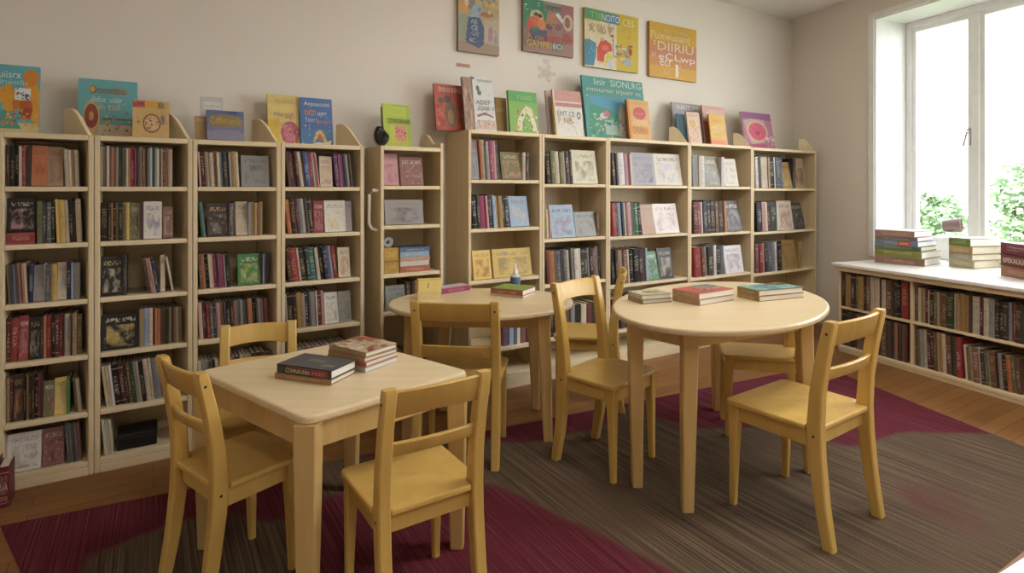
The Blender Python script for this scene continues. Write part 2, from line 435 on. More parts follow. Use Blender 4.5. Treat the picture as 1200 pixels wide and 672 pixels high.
# ------------------------------------------------------------------ outside
def leaf_mat(name, c1, c2):
    m, nt, bb = new_mat(name)
    tc = N(nt, 'ShaderNodeTexCoord'); no = N(nt, 'ShaderNodeTexNoise'); no.inputs['Scale'].default_value = 5
    L(nt, tc.outputs['Object'], no.inputs['Vector'])
    L(nt, mix_col(nt, no.outputs['Fac'], lin(c1), lin(c2)), bb.inputs['Base Color'])
    bb.inputs['Roughness'].default_value = 0.6
    bb.inputs['Transmission Weight'].default_value = 0.0
    return m
M['leaf'] = leaf_mat('garden_leaves', (112, 142, 96), (160, 184, 138))
M['bark'] = plain('bark', (96, 80, 62), 0.9)
def shrub(s, d, z0, rad, h, n, label):
    p = rp(s, d); z0 += 0.001; r = random.Random(int(s * 100) + 1000)
    t = thing('garden_shrub', label, 'shrub', (p.x, p.y, z0), 0, 'garden shrubs outside the window')
    b = MB()
    for k in range(n):
        u, th = r.random() ** 0.5, r.random() * 2 * PI
        zz = h * (0.25 + 0.75 * r.random()); lim = rad * math.sqrt(max(0.05, 1 - ((zz / h - 0.5) / 0.55) ** 2)) * (0.6 + 0.5 * math.sin(3 * th + zz * 4) ** 2)
        c = Vector((math.cos(th) * u * lim, math.sin(th) * u * lim, zz))
        a = Vector((r.gauss(0, 1), r.gauss(0, 1), r.gauss(0, 0.6))).normalized(); e = a.orthogonal().normalized()
        ln = 0.08 + 0.08 * r.random()
        b.add([c, c + a * ln * .5 + e * ln * .32, c + a * ln, c + a * ln * .5 - e * ln * .32], [(0, 1, 2, 3)])
    link_mesh('foliage', b.v, b.f, M['leaf'], t)
    b = MB()
    for k in range(5):
        a = k * 1.26
        b.tube([(0, 0, 0), (math.cos(a) * rad * .25, math.sin(a) * rad * .25, h * .4), (math.cos(a) * rad * .5, math.sin(a) * rad * .5, h * .75)], [.03, .02, .01], 6)
    b.build('stem', M['bark'], t)
shrub(-1.75, 4.7, -0.2, 0.70, 1.45, 1800, 'low pale shrub seen through the first window pane')
shrub(-0.15, 4.5, -0.2, 0.80, 1.95, 2600, 'taller bushy shrub seen through the second window pane')
shrub(1.65, 4.2, -0.2, 0.80, 1.7, 1200, 'broad shrub further along beyond the window')
shrub(-3.6, 5.2, -0.2, 0.80, 1.5, 1200, 'shrub behind the wall side of the first pane')
b = MB(); b.prism([(v.x, v.y) for v in ([rp(-9, 0.75), rp(9, 0.75), rp(9, 14), rp(-9, 14)][::-1] if (RX.cross(RN) < 0) else [rp(-9, 0.75), rp(9, 0.75), rp(9, 14), rp(-9, 14)])], -0.35, -0.2)
lawn = b.build('lawn', leaf_mat('lawn_green', (120, 140, 90), (150, 165, 120))); lawn['kind'] = 'structure'
w = bpy.data.worlds.new('overcast_sky'); SC.world = w; w.use_nodes = True
nt = w.node_tree; bg = nt.nodes['Background']
tc = N(nt, 'ShaderNodeTexCoord'); sp = N(nt, 'ShaderNodeSeparateXYZ'); rmp = N(nt, 'ShaderNodeValToRGB')
L(nt, tc.outputs['Generated'], sp.inputs[0]); L(nt, sp.outputs[2], rmp.inputs[0])
rmp.color_ramp.elements[0].color = (0.95, 0.97, 1, 1); rmp.color_ramp.elements[1].color = (0.82, 0.90, 1, 1)
L(nt, rmp.outputs[0], bg.inputs['Color']); bg.inputs['Strength'].default_value = SKY

# ------------------------------------------------------------------ bookcases
T = 0.020
UNITS = {}
def bookcase(key, name, label, px0, px1, off, ztop, shelves, zbase, wing=0.13, wing_style='curve', depth=0.28, bracket=(0.10, 0.13)):
    """one free-standing bay: two sides, back, plinth, top and fixed shelves; 'shelves' are the heights of the boards' upper faces"""
    t0, p0 = plane_a(px0, off); t1, p1 = plane_a(px1, off)
    Wd = (p1 - p0).length - 0.002
    o = thing(name, label, 'bookcase', (p0.x, p0.y, 0), ang(AX), 'bookcases along the back wall')
    sw, sb = M['shelf_wood'], M['shelf_board']
    tp = 0.06 if key.startswith('L') else 0.0               # the sides of the shorter cases widen towards the back
    def side(x0, wing_h, wedge=0.0):
        if wing_style == 'wave' and wing_h:                  # wavy shoulder that ends above the top board
            prof = [(0, 0), (depth, 0), (depth, ztop + wing_h), (depth - 0.05, ztop + wing_h)]
            for k in range(1, 8):
                u = k / 8; prof.append((depth - 0.05 - (depth - 0.08) * u, ztop + 0.03 + (wing_h - 0.03) * (0.5 + 0.5 * math.cos(PI * min(1, u * 1.5)))))
            prof += [(0.0, ztop + 0.03)]
            b = MB(); b.prism(prof, x0, x0 + T, axis='x')
        else:
            b = MB(); b.prism([(x0, 0), (x0 + T, 0), (x0 + T, depth), (x0 - wedge, depth)], 0, ztop)
        b.build('side_panel', sw, o, bevel=0.003)
    side(0, 0); side(Wd - T, wing, tp)
    g = 0.0004
    if wing and wing_style == 'curve':                       # curved end bracket on the top board, set at an angle
        off_, dep_ = bracket
        f_, k_ = V2(Wd - 0.016, 0.012), V2(Wd - 0.016 - off_, 0.012 + dep_)
        du = (f_ - k_); ln_ = du.length; du = du / ln_; dn = V2(-du.y, du.x) * 0.009
        prof = [(0, 0), (ln_, 0), (ln_, .006)] + [(ln_ - (ln_ - .03) * j / 9, .006 + (wing - .006) * math.sin(PI / 2 * j / 9) ** 1.15) for j in range(1, 10)] + [(0, wing * .97)]
        b = MB(); n_ = len(prof)
        vs = [(*(k_ + du * s_ + dn * sg), ztop + .0004 + z_) for sg in (-1, 1) for s_, z_ in prof]
        b.add(vs, [tuple(reversed(range(n_))), tuple(range(n_, 2 * n_))] + [(i, (i + 1) % n_, n_ + (i + 1) % n_, n_ + i) for i in range(n_)])
        b.build('end_bracket', sw, o, bevel=0.002)
    def board(nm, y0, y1, z0, z1, bv):
        def xr(y): return Wd - T - g - tp * y / depth
        b = MB(); b.prism([(T + g, y0), (xr(y0), y0), (xr(y1), y1), (T + g, y1)], z0, z1); b.build(nm, sb, o, bevel=bv)
    b = MB(); b.box(T + g, Wd - T - g - tp, depth - 0.012, depth - 0.002, 0.03, ztop - 0.025); b.build('back_panel', M['shelf_wood'], o)
    board('top_board', 0, depth - 0.014, ztop - 0.024, ztop, 0.003)
    for z in shelves: board('shelf', 0.004, depth - 0.014, z - 0.022, z, 0.003)
    board('bottom_board', 0.004, depth - 0.014, zbase - 0.022, zbase, 0.003)
    board('plinth', 0.0, 0.018, 0.0, zbase - 0.023, 0.002)
    rows = [ztop] + list(shelves) + [zbase]                # row k stands on rows[k]
    UNITS[key] = dict(taper=tp, p0=p0, off=off, W=Wd, rows=rows, x0=T + .001, x1=Wd - T - .001, depth=depth, base=A0 + AN * off, d=AX, ang=ang(AX), label=label, px=(px0, px1), root=o)
    return o
LS = [1.312, 1.059, 0.800, 0.547, 0.285]
LX = [-3, 110.5, 226, 329.5, 427]
for i, lb in enumerate(('birch bookcase at the far end from the window, maroon books against its foot', 'birch bookcase with the wide teal picture book on top', 'birch bookcase with the violet picture book on top', 'birch bookcase with yellow and blue picture books side by side on top')):
    bookcase('L%d' % (i + 1), 'bookcase', lb, LX[i], LX[i + 1], 0.0, 1.547, LS, 0.062)
def zs(off, *xy):
    out = []
    for x, y in xy:
        _, p = plane_a(x, off); out.append(zat(y, p.y))
    return out
nz = zs(0.0, (480, 172), (480, 218), (480, 264), (480, 320), (480, 364))
bookcase('N', 'narrow_bookcase', 'narrow birch display bookcase with the lime green book on top', 446, 520, 0.0, nz[0], nz[1:], 0.15, 0.10, 'wave')
RO_ = -0.03
RU = [(549, 635.5, (590, 154), (590, 211), (590, 267.5), (590, 327), (608, 405)),
      (635.5, 713, (675, 159.5), (675, 216), (675, 279), (675, 331), (675, 392)),
      (713, 808.5, (765, 164.5), (765, 217.6), (765, 275.5), (765, 330), (765, 381)),
      (808.5, 882, (845, 169.5), (845, 219), (845, 273), (845, 323), (845, 368)),
      (882, 957, (920, 175), (920, 221), (920, 270.6), (920, 317.5), (920, 359))]
for i, (r, lb, wg) in enumerate(zip(RU, ('tall birch bookcase nearest the narrow one, red picture book on top', 'tall birch bookcase behind the round tables, big teal book on top', 'tall birch bookcase with the small orange book on top', 'tall birch bookcase with grey and yellow picture books on top', 'tall birch bookcase in the room corner with the purple book on top'), (0, 0, .13, .12, .12))):
    z = zs(RO_, *r[2:])
    bookcase('R%d' % (i + 1), 'bookcase', lb, r[0], r[1], RO_, z[0], z[1:], 0.10, wg, depth=0.325, bracket=(.10, .10))
# a white grab handle on the side of the narrow bookcase
u = UNITS['N']
b = MB(); xh = -0.002
b.tube([(xh, 0.03, 1.29), (xh - .03, 0.035, 1.295), (xh - .045, .06, 1.27), (xh - .045, .065, 1.10), (xh - .03, .06, 1.07), (xh, .055, 1.06)], 0.009, 8)
b.build('grab_handle', M['white_paint'], u['root'], smooth='auto')['label'] = 'white metal handle'

# low bookcase under the window
wl = 3.0
_, w_div = hit(1065.5, W0, RX); div = [(w_div - W0).length, 0]
_, wc = hit(984, W0, RX); W0b = W0
LH = 0.707; LD = 0.615
o = thing('low_bookcase', 'long low birch bookcase under the window with white top', 'bookcase', (W0.x, W0.y, 0), ang(RX))
low_mid = [zat(376.5, w_div.y), ]
zb = 0.05
divs = [0.0, div[0], div[0] + 1.05, div[0] + 1.95, wl]
M['white_top'] = plain('white_laminate', (236, 232, 226), 0.35, 0.4)
b = MB(); b.box(-0.03, wl, -0.022, LD + 0.018, LH - 0.028, LH); b.build('worktop', M['white_top'], o, bevel=0.008)
b = MB(); b.box(0.0, wl - .02, 0.0, 0.02, LH - 0.062, LH - 0.029); b.build('top_rail', M['shelf_board'], o, bevel=0.002)
for k, x in enumerate(divs):
    b = MB(); x0 = x - (0 if k == 0 else (T if k == 4 else T / 2))
    if k in (0, 4): b.box(x0, x0 + T, 0.0205, LD, 0, LH - 0.029)
    else: b.box(x0, x0 + T, 0.022, LD - .02, zb, LH - 0.063)
    b.build('side_panel' if k in (0, 4) else 'divider', M['shelf_wood'], o, bevel=0.002)
b = MB(); b.box(T, wl - T, LD - 0.015, LD - 0.004, 0.02, LH - 0.03); b.build('back_panel', M['shelf_wood'], o)
for k in range(4):
    x0 = divs[k] + (T if k == 0 else T / 2) + .0004; x1 = divs[k + 1] - (T / 2 if k < 3 else T) - .0004
    b = MB(); b.box(x0, x1, 0.024, LD - 0.017, low_mid[0] - 0.02, low_mid[0]); b.build('shelf', M['shelf_board'], o, bevel=0.002)
b = MB(); b.box(T, wl - T, 0.0, LD - .017, zb - 0.022, zb - .0003); b.build('bottom_board', M['shelf_board'], o, bevel=0.002)
b = MB(); b.box(T, wl - T, 0.004, 0.022, 0, zb - 0.0225); b.build('plinth', M['shelf_wood'], o, bevel=0.002)
for k in range(2):
    UNITS['W%d' % (k + 1)] = dict(p0=W0, W=wl, rows=[LH, low_mid[0], zb], x0=divs[k] + (T if k == 0 else T / 2) + .001, x1=divs[k + 1] - T / 2 - .001, depth=LD, base=W0, d=RX, ang=ang(RX), off=0, px=(0, 0), root=o)

# ------------------------------------------------------------------ rug
rc = [on(0, 617, 0.006), V2(2.28, 4.276), V2(2.66, 2.585), V2(-0.31, 0.775)]
rc[0] = V2(-1.975, 2.238)
PATCH = [  # (how maroon 0..1, outline in floor metres)
]
def fl(pts): return [on(x, y, 0.006) for x, y in pts]
def inside(p, poly):
    c = False
    for i in range(len(poly)):
        a, d = poly[i], poly[i - 1]
        if (a.y > p.y) != (d.y > p.y) and p.x < (d.x - a.x) * (p.y - a.y) / (d.y - a.y) + a.x: c = not c
    return c
PATCH = [
    (0.0, fl([(98, 655), (162, 630), (222, 606), (345, 590), (420, 640), (330, 700), (300, 800), (120, 700)])),
    (0.9, fl([(372, 590), (440, 565), (478, 600), (572, 565), (790, 672), (900, 730), (700, 1000), (330, 900), (352, 672)])),
    (0.75, fl([(262, 600), (285, 572), (372, 560), (372, 615), (300, 612)])),
    (0.95, fl([(575, 470), (640, 460), (765, 452), (735, 480), (704, 500), (640, 516), (585, 520), (560, 505)])),
    (0.95, fl([(752, 472), (800, 440), (905, 430), (985, 420), (1034, 452), (1175, 508), (1100, 508), (1062, 505), (1000, 525), (905, 500), (820, 503), (762, 488)])),
    (0.40, fl([(1040, 565), (1120, 560), (1150, 590), (1190, 640), (1130, 630), (1060, 600)])),
    (0.40, fl([(860, 528), (915, 545), (925, 560), (880, 552)])),
    (0.60, fl([(395, 520), (470, 505), (560, 545), (520, 560), (440, 555)])),
    (0.30, fl([(655, 545), (720, 552), (700, 590), (660, 575)])),
]
nu, nv = 170, 90
vs, fs, val = [], [], []
for j in range(nv + 1):
    for i in range(nu + 1):
        a, c = i / nu, j / nv
        p = (rc[0] * (1 - a) + rc[1] * a) * (1 - c) + (rc[3] * (1 - a) + rc[2] * a) * c
        edge = min(a, 1 - a, c, 1 - c)
        vs.append((p.x, p.y, 0.0065 if edge > 0 else 0.0015))
        k = 0.95 if p.x < -0.9 and p.y < 3.0 else 0.06
        for f_, poly in PATCH:
            if inside(p, poly): k = f_
        val.append(k)
for j in range(nv):
    for i in range(nu):
        q = j * (nu + 1) + i; fs.append((q, q + nu + 1, q + nu + 2, q + 1))
rug = link_mesh('rug', vs, fs, M['rug'])
sm = val[:]
for _ in range(8):
    sm2 = sm[:]
    for j in range(1, nv):
        for i in range(1, nu):
            q = j * (nu + 1) + i; sm2[q] = (sm[q] * 2 + sm[q - 1] + sm[q + 1] + sm[q - nu - 1] + sm[q + nu + 1]) / 6
    sm = sm2
at = rug.data.attributes.new('maroon', 'FLOAT', 'POINT'); at.data.foreach_set('value', sm)
bm = bmesh.new(); bm.from_mesh(rug.data); bmesh.ops.recalc_face_normals(bm, faces=bm.faces)
if sum(f.normal.z for f in bm.faces) < 0: bmesh.ops.reverse_faces(bm, faces=bm.faces)
bm.to_mesh(rug.data); bm.free()
tag(rug, 'large striped rug in maroon and grey brown blocks under the tables', 'rug')
cd = MB(); q = on(1172, 672, 0.003); q2 = on(1200, 654, 0.003); dd = (q2 - q).normalized(); nn = V2(dd.y, -dd.x)
q = q - dd * 0.05
cd.prism([(v.x, v.y) for v in (q + nn * .21, q + nn * .21 + dd * .3, q + dd * .3, q)], 0.001, 0.004)
tag(cd.build('paper_sheet', M['white_paint']), 'blank white sheet lying on the wood floor off the rug corner', 'paper')

# ------------------------------------------------------------------ chairs
def crect(wx, wy, c):
    a, d = wx / 2, wy / 2
    return [(-a + c, -d), (a - c, -d), (a, -d + c), (a, d - c), (a - c, d), (-a + c, d), (-a, d - c), (-a, -d + c)]
def post(pts, mat, parent, name):
    """square-section member through (x, y, z, wx, wy) stations"""
    b = MB(); b.loft([[(x + u, y + v, z) for u, v in crect(wx, wy, 0.005)] for x, y, z, wx, wy in pts])
    return b.build(name, mat, parent, smooth='auto')
def chair(label, back_l, back_r, depth, seat_h, top_h, wf=1.06, lean=0.055, splay=0.05, group='yellow wooden chairs', bolts_back=False, sc=1.0, low=(0.42, 0.046)):
    """back_l/back_r: floor points under the rear posts' outer edges, seen from behind; the chair faces away from them"""
    bl, br_ = Vector(back_l), Vector(back_r)
    wd = br_ - bl; Wb = wd.length
    o = thing('chair', label, 'chair', ((bl.x + br_.x) / 2, (bl.y + br_.y) / 2, RUGZ), ang(wd), group)
    cw = M['chair_wood']
    pw, pd = 0.042 * sc, 0.048 * sc
    # x across, +y towards the seat front
    for s in (-1, 1):
        x = s * (Wb / 2 - pw / 2)
        st = []
        for z, y, k in ((0.0, -splay, .80), (seat_h * .35, -splay * .48, .92), (seat_h * .75, -splay * .10, 1.06), (seat_h, 0, 1.10), (seat_h + (top_h - seat_h) * .3, -lean * .12, 1.0), (seat_h + (top_h - seat_h) * .65, -lean * .5, .92), (top_h - .012, -lean * .97, .80), (top_h, -lean, .62)):
            st.append((x, pd / 2 + y, z, pw * (0.92 if z == 0 else 1), pd * k))
        p = post(st, cw, o, 'rear_leg')
        for z, yy in ((top_h - 0.045 * sc, -lean * .88), (seat_h - 0.035 * sc, -0.002)):
            b = MB(); xx = x + s * pw / 2
            b.prism([(pd / 2 + yy + .0045 * math.cos(a * PI / 4), z + .0045 * math.sin(a * PI / 4)) for a in range(8)], min(xx, xx + s * .0012), max(xx, xx + s * .0012), axis='x')
            b.build('bolt', M['bolt'], p)
            if bolts_back and z > seat_h:
                b = MB(); b.prism([(x + .0045 * math.cos(a * PI / 4), z + .0045 * math.sin(a * PI / 4)) for a in range(8)], pd / 2 - lean * .88 - pd * .43, pd / 2 - lean * .86 - pd * .36, axis='y')
                b.build('bolt', M['bolt'], p)
    def slat(z0, z1, bow, arch, nm):
        b = MB(); n = 12; rings = []
        xi = Wb / 2 - pw * 0.75
        def yc(z): return pd / 2 - lean * (max(0, (z - seat_h) / (top_h - seat_h)) ** 1.5)
        for k in range(n + 1):
            uu = -1 + 2 * k / n; x = xi * uu; q = 1 - uu * uu
            y0, y1, th = yc(z0) - bow * q, yc(z1) - bow * q, 0.0085 * sc
            lo = z0 + arch * q; hi = z1 + arch * .35 * q
            rings.append([(x, y0 - th, lo + .003), (x, y0 - th * .6, lo), (x, y0 + th * .6, lo), (x, y0 + th, lo + .003), (x, y1 + th, hi - .004), (x, y1 + th * .5, hi), (x, y1 - th * .5, hi), (x, y1 - th, hi - .004)])
        b.loft(rings); b.build(nm, cw, o, smooth='auto')
    bh = top_h - seat_h
    slat(top_h - 0.098 * sc, top_h - 0.008, 0.022 * sc, 0.010, 'top_rail')
    if low: slat(seat_h + bh * low[0], seat_h + bh * low[0] + low[1] * sc, 0.020 * sc, 0.006, 'lower_rail')
    # seat: rounded trapezoid, front edge rolled
    Wf = Wb * wf; sd0, sd1 = 0.002, depth
    out = []
    for (cx_, cy_, r, a0) in ((Wf / 2 - .03, sd1 - .03, .03, 0), (-Wf / 2 + .03, sd1 - .03, .03, 90)):
        for k in range(6):
            a = math.radians(a0 + 90 * k / 5); out.append((cx_ + r * math.cos(a), cy_ + r * math.sin(a)))
    bw = Wb / 2 - pw - 0.001
    out += [(-Wb / 2 - .004, pd * 1.12), (-bw, pd * 1.12), (-bw, sd0), (bw, sd0), (bw, pd * 1.12), (Wb / 2 + .004, pd * 1.12)]
    b = MB(); b.prism(out, seat_h - 0.021, seat_h)
    b.build('seat', cw, o, bevel=0.006)
    # apron ring under the seat
    ah = 0.058 * sc; xo, xb = Wf / 2 - 0.022, Wb / 2 - 0.008; y0, y1 = pd * 0.5, depth - 0.022
    ti = 0.018
    o_ = [(xb, y0), (xo, y1), (-xo, y1), (-xb, y0)]; i_ = [(xb - ti, y0 + ti), (xo - ti, y1 - ti), (-xo + ti, y1 - ti), (-xb + ti, y0 + ti)]
    z0, z1 = seat_h - 0.0215 - ah, seat_h - 0.0215
    vs = [(x, y, z) for z in (z0, z1) for x, y in o_ + i_]; fs = []
    for k in range(4):
        j = (k + 1) % 4
        fs += [(k, j, 8 + j, 8 + k), (4 + j, 4 + k, 12 + k, 12 + j), (k, 4 + k, 4 + j, j), (8 + k, 8 + j, 12 + j, 12 + k)]
    b = MB(); b.add(vs, fs); b.build('seat_apron', cw, o)
    for s in (-1, 1):
        x = s * (Wf / 2 - 0.030); y = depth - 0.034
        post([(x + s * .004, y + .008, 0, .026 * sc, .026 * sc), (x + s * .002, y + .004, seat_h * .5, .034 * sc, .034 * sc), (x, y, seat_h - ah, .042 * sc, .042 * sc), (x, y, seat_h - .0218, .043 * sc, .043 * sc)], cw, o, 'front_leg')
    return o
RUGZ = 0.0075
def back_pts(near, wdir, w): 
    n = V2(*near); d = V2(*wdir).normalized(); return n, n + d * w
# seen from behind, 'left' post first
l, r = V2(1.105, 2.085), V2(1.452, 2.330)
chair('yellow wooden chair standing alone beside the round table, nearest the low bookcase', l, r, 0.385, 0.43, 0.82, 1.05)
l, r = V2(-0.372, 1.612), V2(-0.088, 1.800)
chair('yellow wooden chair tucked at the front corner of the square table, back to viewer', l, r, 0.33, 0.387, 0.742, 1.06, sc=.92)
l, r = V2(-1.150, 1.955), V2(-0.900, 1.755)
chair('yellow wooden chair at the square table, nearest the leftmost bookcases', l, r, 0.295, 0.387, 0.742, 1.02, sc=.92)
l, r = V2(-0.950, 2.560), V2(-1.235, 2.450)
chair('yellow wooden chair between the square table and the bookcases, facing the viewer', l, r, 0.26, 0.387, 0.708, 1.0, sc=.92)
l, r = V2(-0.470, 2.735), V2(-0.055, 2.700)
chair('mustard toned wooden chair with its back to viewer at the middle round table', l, r, 0.36, 0.41, 0.775, 1.04, bolts_back=True, low=(0.24, 0.062))
l, r = V2(0.245, 2.740), V2(0.520, 3.020)
def chair_facing(label, p_near, p_far, facing, *a, **k):
    d = V2(*p_far) - V2(*p_near)
    l, r = V2(*p_near), V2(*p_far)
    if V2(-d.y, d.x).dot(V2(*facing)) < 0: l, r = r, l
    return chair(label, l, r, *a, **k)
chair_facing('yellow wooden chair between the two round tables, beside the round table with three book piles', (0.216, 2.748), (0.468, 3.018), (.7, -.7), 0.325, 0.43, 0.842, 1.05, low=None)
chair_facing('pale wooden chair behind the middle round table, seat close to the bookcases', (0.605, 3.345), (0.675, 3.70), (-1, .2), 0.37, 0.43, 0.80, 1.04)
chair_facing('low backed wooden chair pushed fully under the round table with three book piles', (1.49, 2.935), (1.555, 3.205), (-1, .2), 0.40, 0.43, 0.66, 1.0, lean=.03)

# ------------------------------------------------------------------ tables
def table(label, name, outline, centre, h, legs, th=0.026, apron_h=0.085, group='pale wooden tables', leg_w=0.066, inset=0.93, tops=None):
    o = thing(name, label, 'table', (centre.x, centre.y, RUGZ), 0, group)
    b = MB(); b.prism([(p.x - centre.x, p.y - centre.y) for p in outline], h - th, h)
    b.build('tabletop', M['table_wood'], o, bevel=0.008)
    tops = [V2(*q) - centre for q in tops] if tops else [(centre + (V2(*q) - centre) * inset) - centre for q in legs]
    n = len(tops); c = sum(tops, V2(0, 0)) / n
    srt = sorted(range(n), key=lambda i: math.atan2((tops[i] - c).y, (tops[i] - c).x))
    o_ = [tops[i] for i in srt]; i_ = [c + (p - c) * (1 - 0.028 / max(.1, (p - c).length)) for p in o_]
    z0, z1 = h - th - apron_h, h - th - .0004
    vs = [(p.x, p.y, z) for z in (z0, z1) for p in o_ + i_]; fs = []
    for k in range(n):
        j = (k + 1) % n
        fs += [(k, j, 2 * n + j, 2 * n + k), (n + j, n + k, 3 * n + k, 3 * n + j), (k, n + k, n + j, j), (2 * n + k, 2 * n + j, 3 * n + j, 3 * n + k)]
    b = MB(); b.add(vs, fs); b.build('apron', M['table_leg'], o)
    for q, tp in zip(legs, tops):
        ft = V2(*q) - centre
        post([(ft.x, ft.y, 0, leg_w * .70, leg_w * .70), (ft.x * .5 + tp.x * .5, ft.y * .5 + tp.y * .5, (h - th) * .5, leg_w * .9, leg_w * .9), (tp.x, tp.y, h - th - apron_h, leg_w, leg_w), (tp.x, tp.y, h - th - .0003, leg_w, leg_w)], M['table_leg'], o, 'table_leg')
    return o
def rounded(pts, r, n=6):
    out = []
    m = len(pts)
    for i in range(m):
        p, a, c = pts[i], (pts[i - 1] - pts[i]).normalized(), (pts[(i + 1) % m] - pts[i]).normalized()
        s = p + a * r; e = p + c * r
        for k in range(n + 1):
            u = k / n; out.append(s * (1 - u) ** 2 + p * 2 * u * (1 - u) + e * u * u)
    return out
def ellipse(c, a, b_, rot, n=56):
    return [c + V2(a * math.cos(2 * PI * k / n) * math.cos(rot) - b_ * math.sin(2 * PI * k / n) * math.sin(rot), a * math.cos(2 * PI * k / n) * math.sin(rot) + b_ * math.sin(2 * PI * k / n) * math.cos(rot)) for k in range(n)]
RT_H, T1_H, T2_H = 0.635, 0.755, 0.685
c4 = [on(357, 494, RT_H), on(551, 437, RT_H), None, on(232, 437, RT_H)]
c4[2] = c4[1] + c4[3] - c4[0]
ctr = (c4[0] + c4[2]) / 2
rl = [ctr + (p - ctr) * k for p, k in zip(c4, (0.905, 0.905, 0.905, 0.935))]
table('square pale wooden table with rounded corners, nearest the viewer', 'square_table', rounded(c4, 0.045), ctr, RT_H, [tuple(p) for p in rl], inset=1.0, leg_w=0.068)
t1c = V2(0.985, 2.86)
table('round pale wooden table beside the window holding three book piles', 'round_table', [on(845 + 127 * math.cos(2 * PI * k / 64), 359 - 29 * math.sin(2 * PI * k / 64), T1_H + RUGZ) for k in range(64)], t1c, T1_H, [(0.545, 2.53), (0.705, 2.335), (1.362, 2.655), (1.20, 3.40)], leg_w=0.062, tops=[(0.545, 2.57), (0.722, 2.365), (1.345, 2.675), (1.18, 3.36)])
t2c = V2(-0.165, 3.165)
table('round pale wooden table in the middle with green book and glue bottle', 'round_table', ellipse(t2c, 0.50, 0.40, 0.12), t2c, T2_H, [(0.185, 2.99), (0.14, 3.42), (-0.40, 3.40), (-0.548, 3.02)], inset=0.94)
# ------------------------------------------------------------------ books
PAL = dict(k=(30, 28, 28), K=(66, 62, 60), n=(66, 44, 34), N=(122, 84, 56), t=(184, 146, 102), e=(214, 198, 166), w=(226, 222, 214), g=(150, 148, 146),
           G=(98, 106, 116), r=(168, 38, 40), R=(104, 34, 40), p=(202, 138, 144), P=(176, 48, 104), o=(206, 118, 48), y=(228, 190, 56), Y=(186, 144, 58),
           l=(122, 118, 70), v=(66, 140, 66), V=(42, 74, 52), c=(48, 128, 124), b=(58, 92, 156), B=(40, 54, 94), s=(150, 182, 208), u=(112, 64, 116), m=(150, 92, 80))
PNAME = dict(k='black', K='charcoal', n='dark brown', N='brown', t='tan', e='cream', w='white', g='grey', G='slate', r='red', R='maroon', p='pink', P='magenta', o='orange',
             y='yellow', Y='mustard', l='olive', v='green', V='dark green', c='teal', b='blue', B='navy', s='pale blue', u='purple', m='reddish brown')
ORD = 'first second third fourth fifth sixth seventh eighth ninth tenth eleventh twelfth thirteenth fourteenth fifteenth sixteenth seventeenth eighteenth nineteenth twentieth twenty-first twenty-second twenty-third twenty-fourth twenty-fifth twenty-sixth twenty-seventh twenty-eighth twenty-ninth thirtieth'.split()
UNAME = dict(L1='endmost bookcase away from window', L2='bookcase under the wide teal picture book', L3='bookcase under the violet picture book', L4='bookcase under the blue picture book', N='narrow bookcase',
             R1='tall bookcase beside the narrow one', R2='second tall bookcase from narrow one', R3='middle tall bookcase', R4='tall bookcase next to corner one', R5='tall bookcase in room corner',
             W1="low bookcase's first bay", W2="low bookcase's second bay")
def book_geo(w, d, h, c=0.0022, kind='spine'):
    """cover (material 0) and page block (material 1); spine towards -y, or the front cover towards -y when kind is 'face'"""
    c = min(c, w * 0.18)
    plan = [(0, d), (0, 0), (w * .2, -w * .07), (w * .5, -w * .10), (w * .8, -w * .07), (w, 0), (w, d), (w - c, d), (w - c, c), (c, c), (c, d)] if kind == 'spine' else [(0, d), (0, 0), (w, 0), (w, d), (w - c, d), (w - c, c), (c, c), (c, d)]
    b = MB(); b.prism(plan, 0, h, 0)
    e = min(0.004, w * .2)
    b.prism([(c + .0002, c + .0002), (w - c - .0002, c + .0002), (w - c - .0002, d - e), (c + .0002, d - e)], e * .8, h - e, 1)
    if kind == 'face':                                    # front cover turned to -y, spine at -x
        b.v = [(y, w - x, z) for x, y, z in b.v]
    if kind == 'flat':                                    # lying: length along x, spine towards -y
        b.v = [(z, y, w - x) for x, y, z in b.v]
    return b
def jit(c, a=0.10):
    k = 1 + RNG.uniform(-a, a); v3 = lin(c); gr = sum(v3) / 3
    return tuple(min(1, max(0, (v * .74 + gr * .26) * .92 * k * (1 + RNG.uniform(-.05, .05)))) for v in v3)
def ink_for(c):
    lum = 0.3 * c[0] + 0.6 * c[1] + 0.1 * c[2]
    if lum < 0.16: return RNG.choice(((.75, .68, .5), (.70, .52, .22), (.8, .78, .74), (.62, .45, .2)))
    return RNG.choice(((.05, .04, .04), (.25, .05, .05), (.08, .1, .2), (.3, .2, .1)))

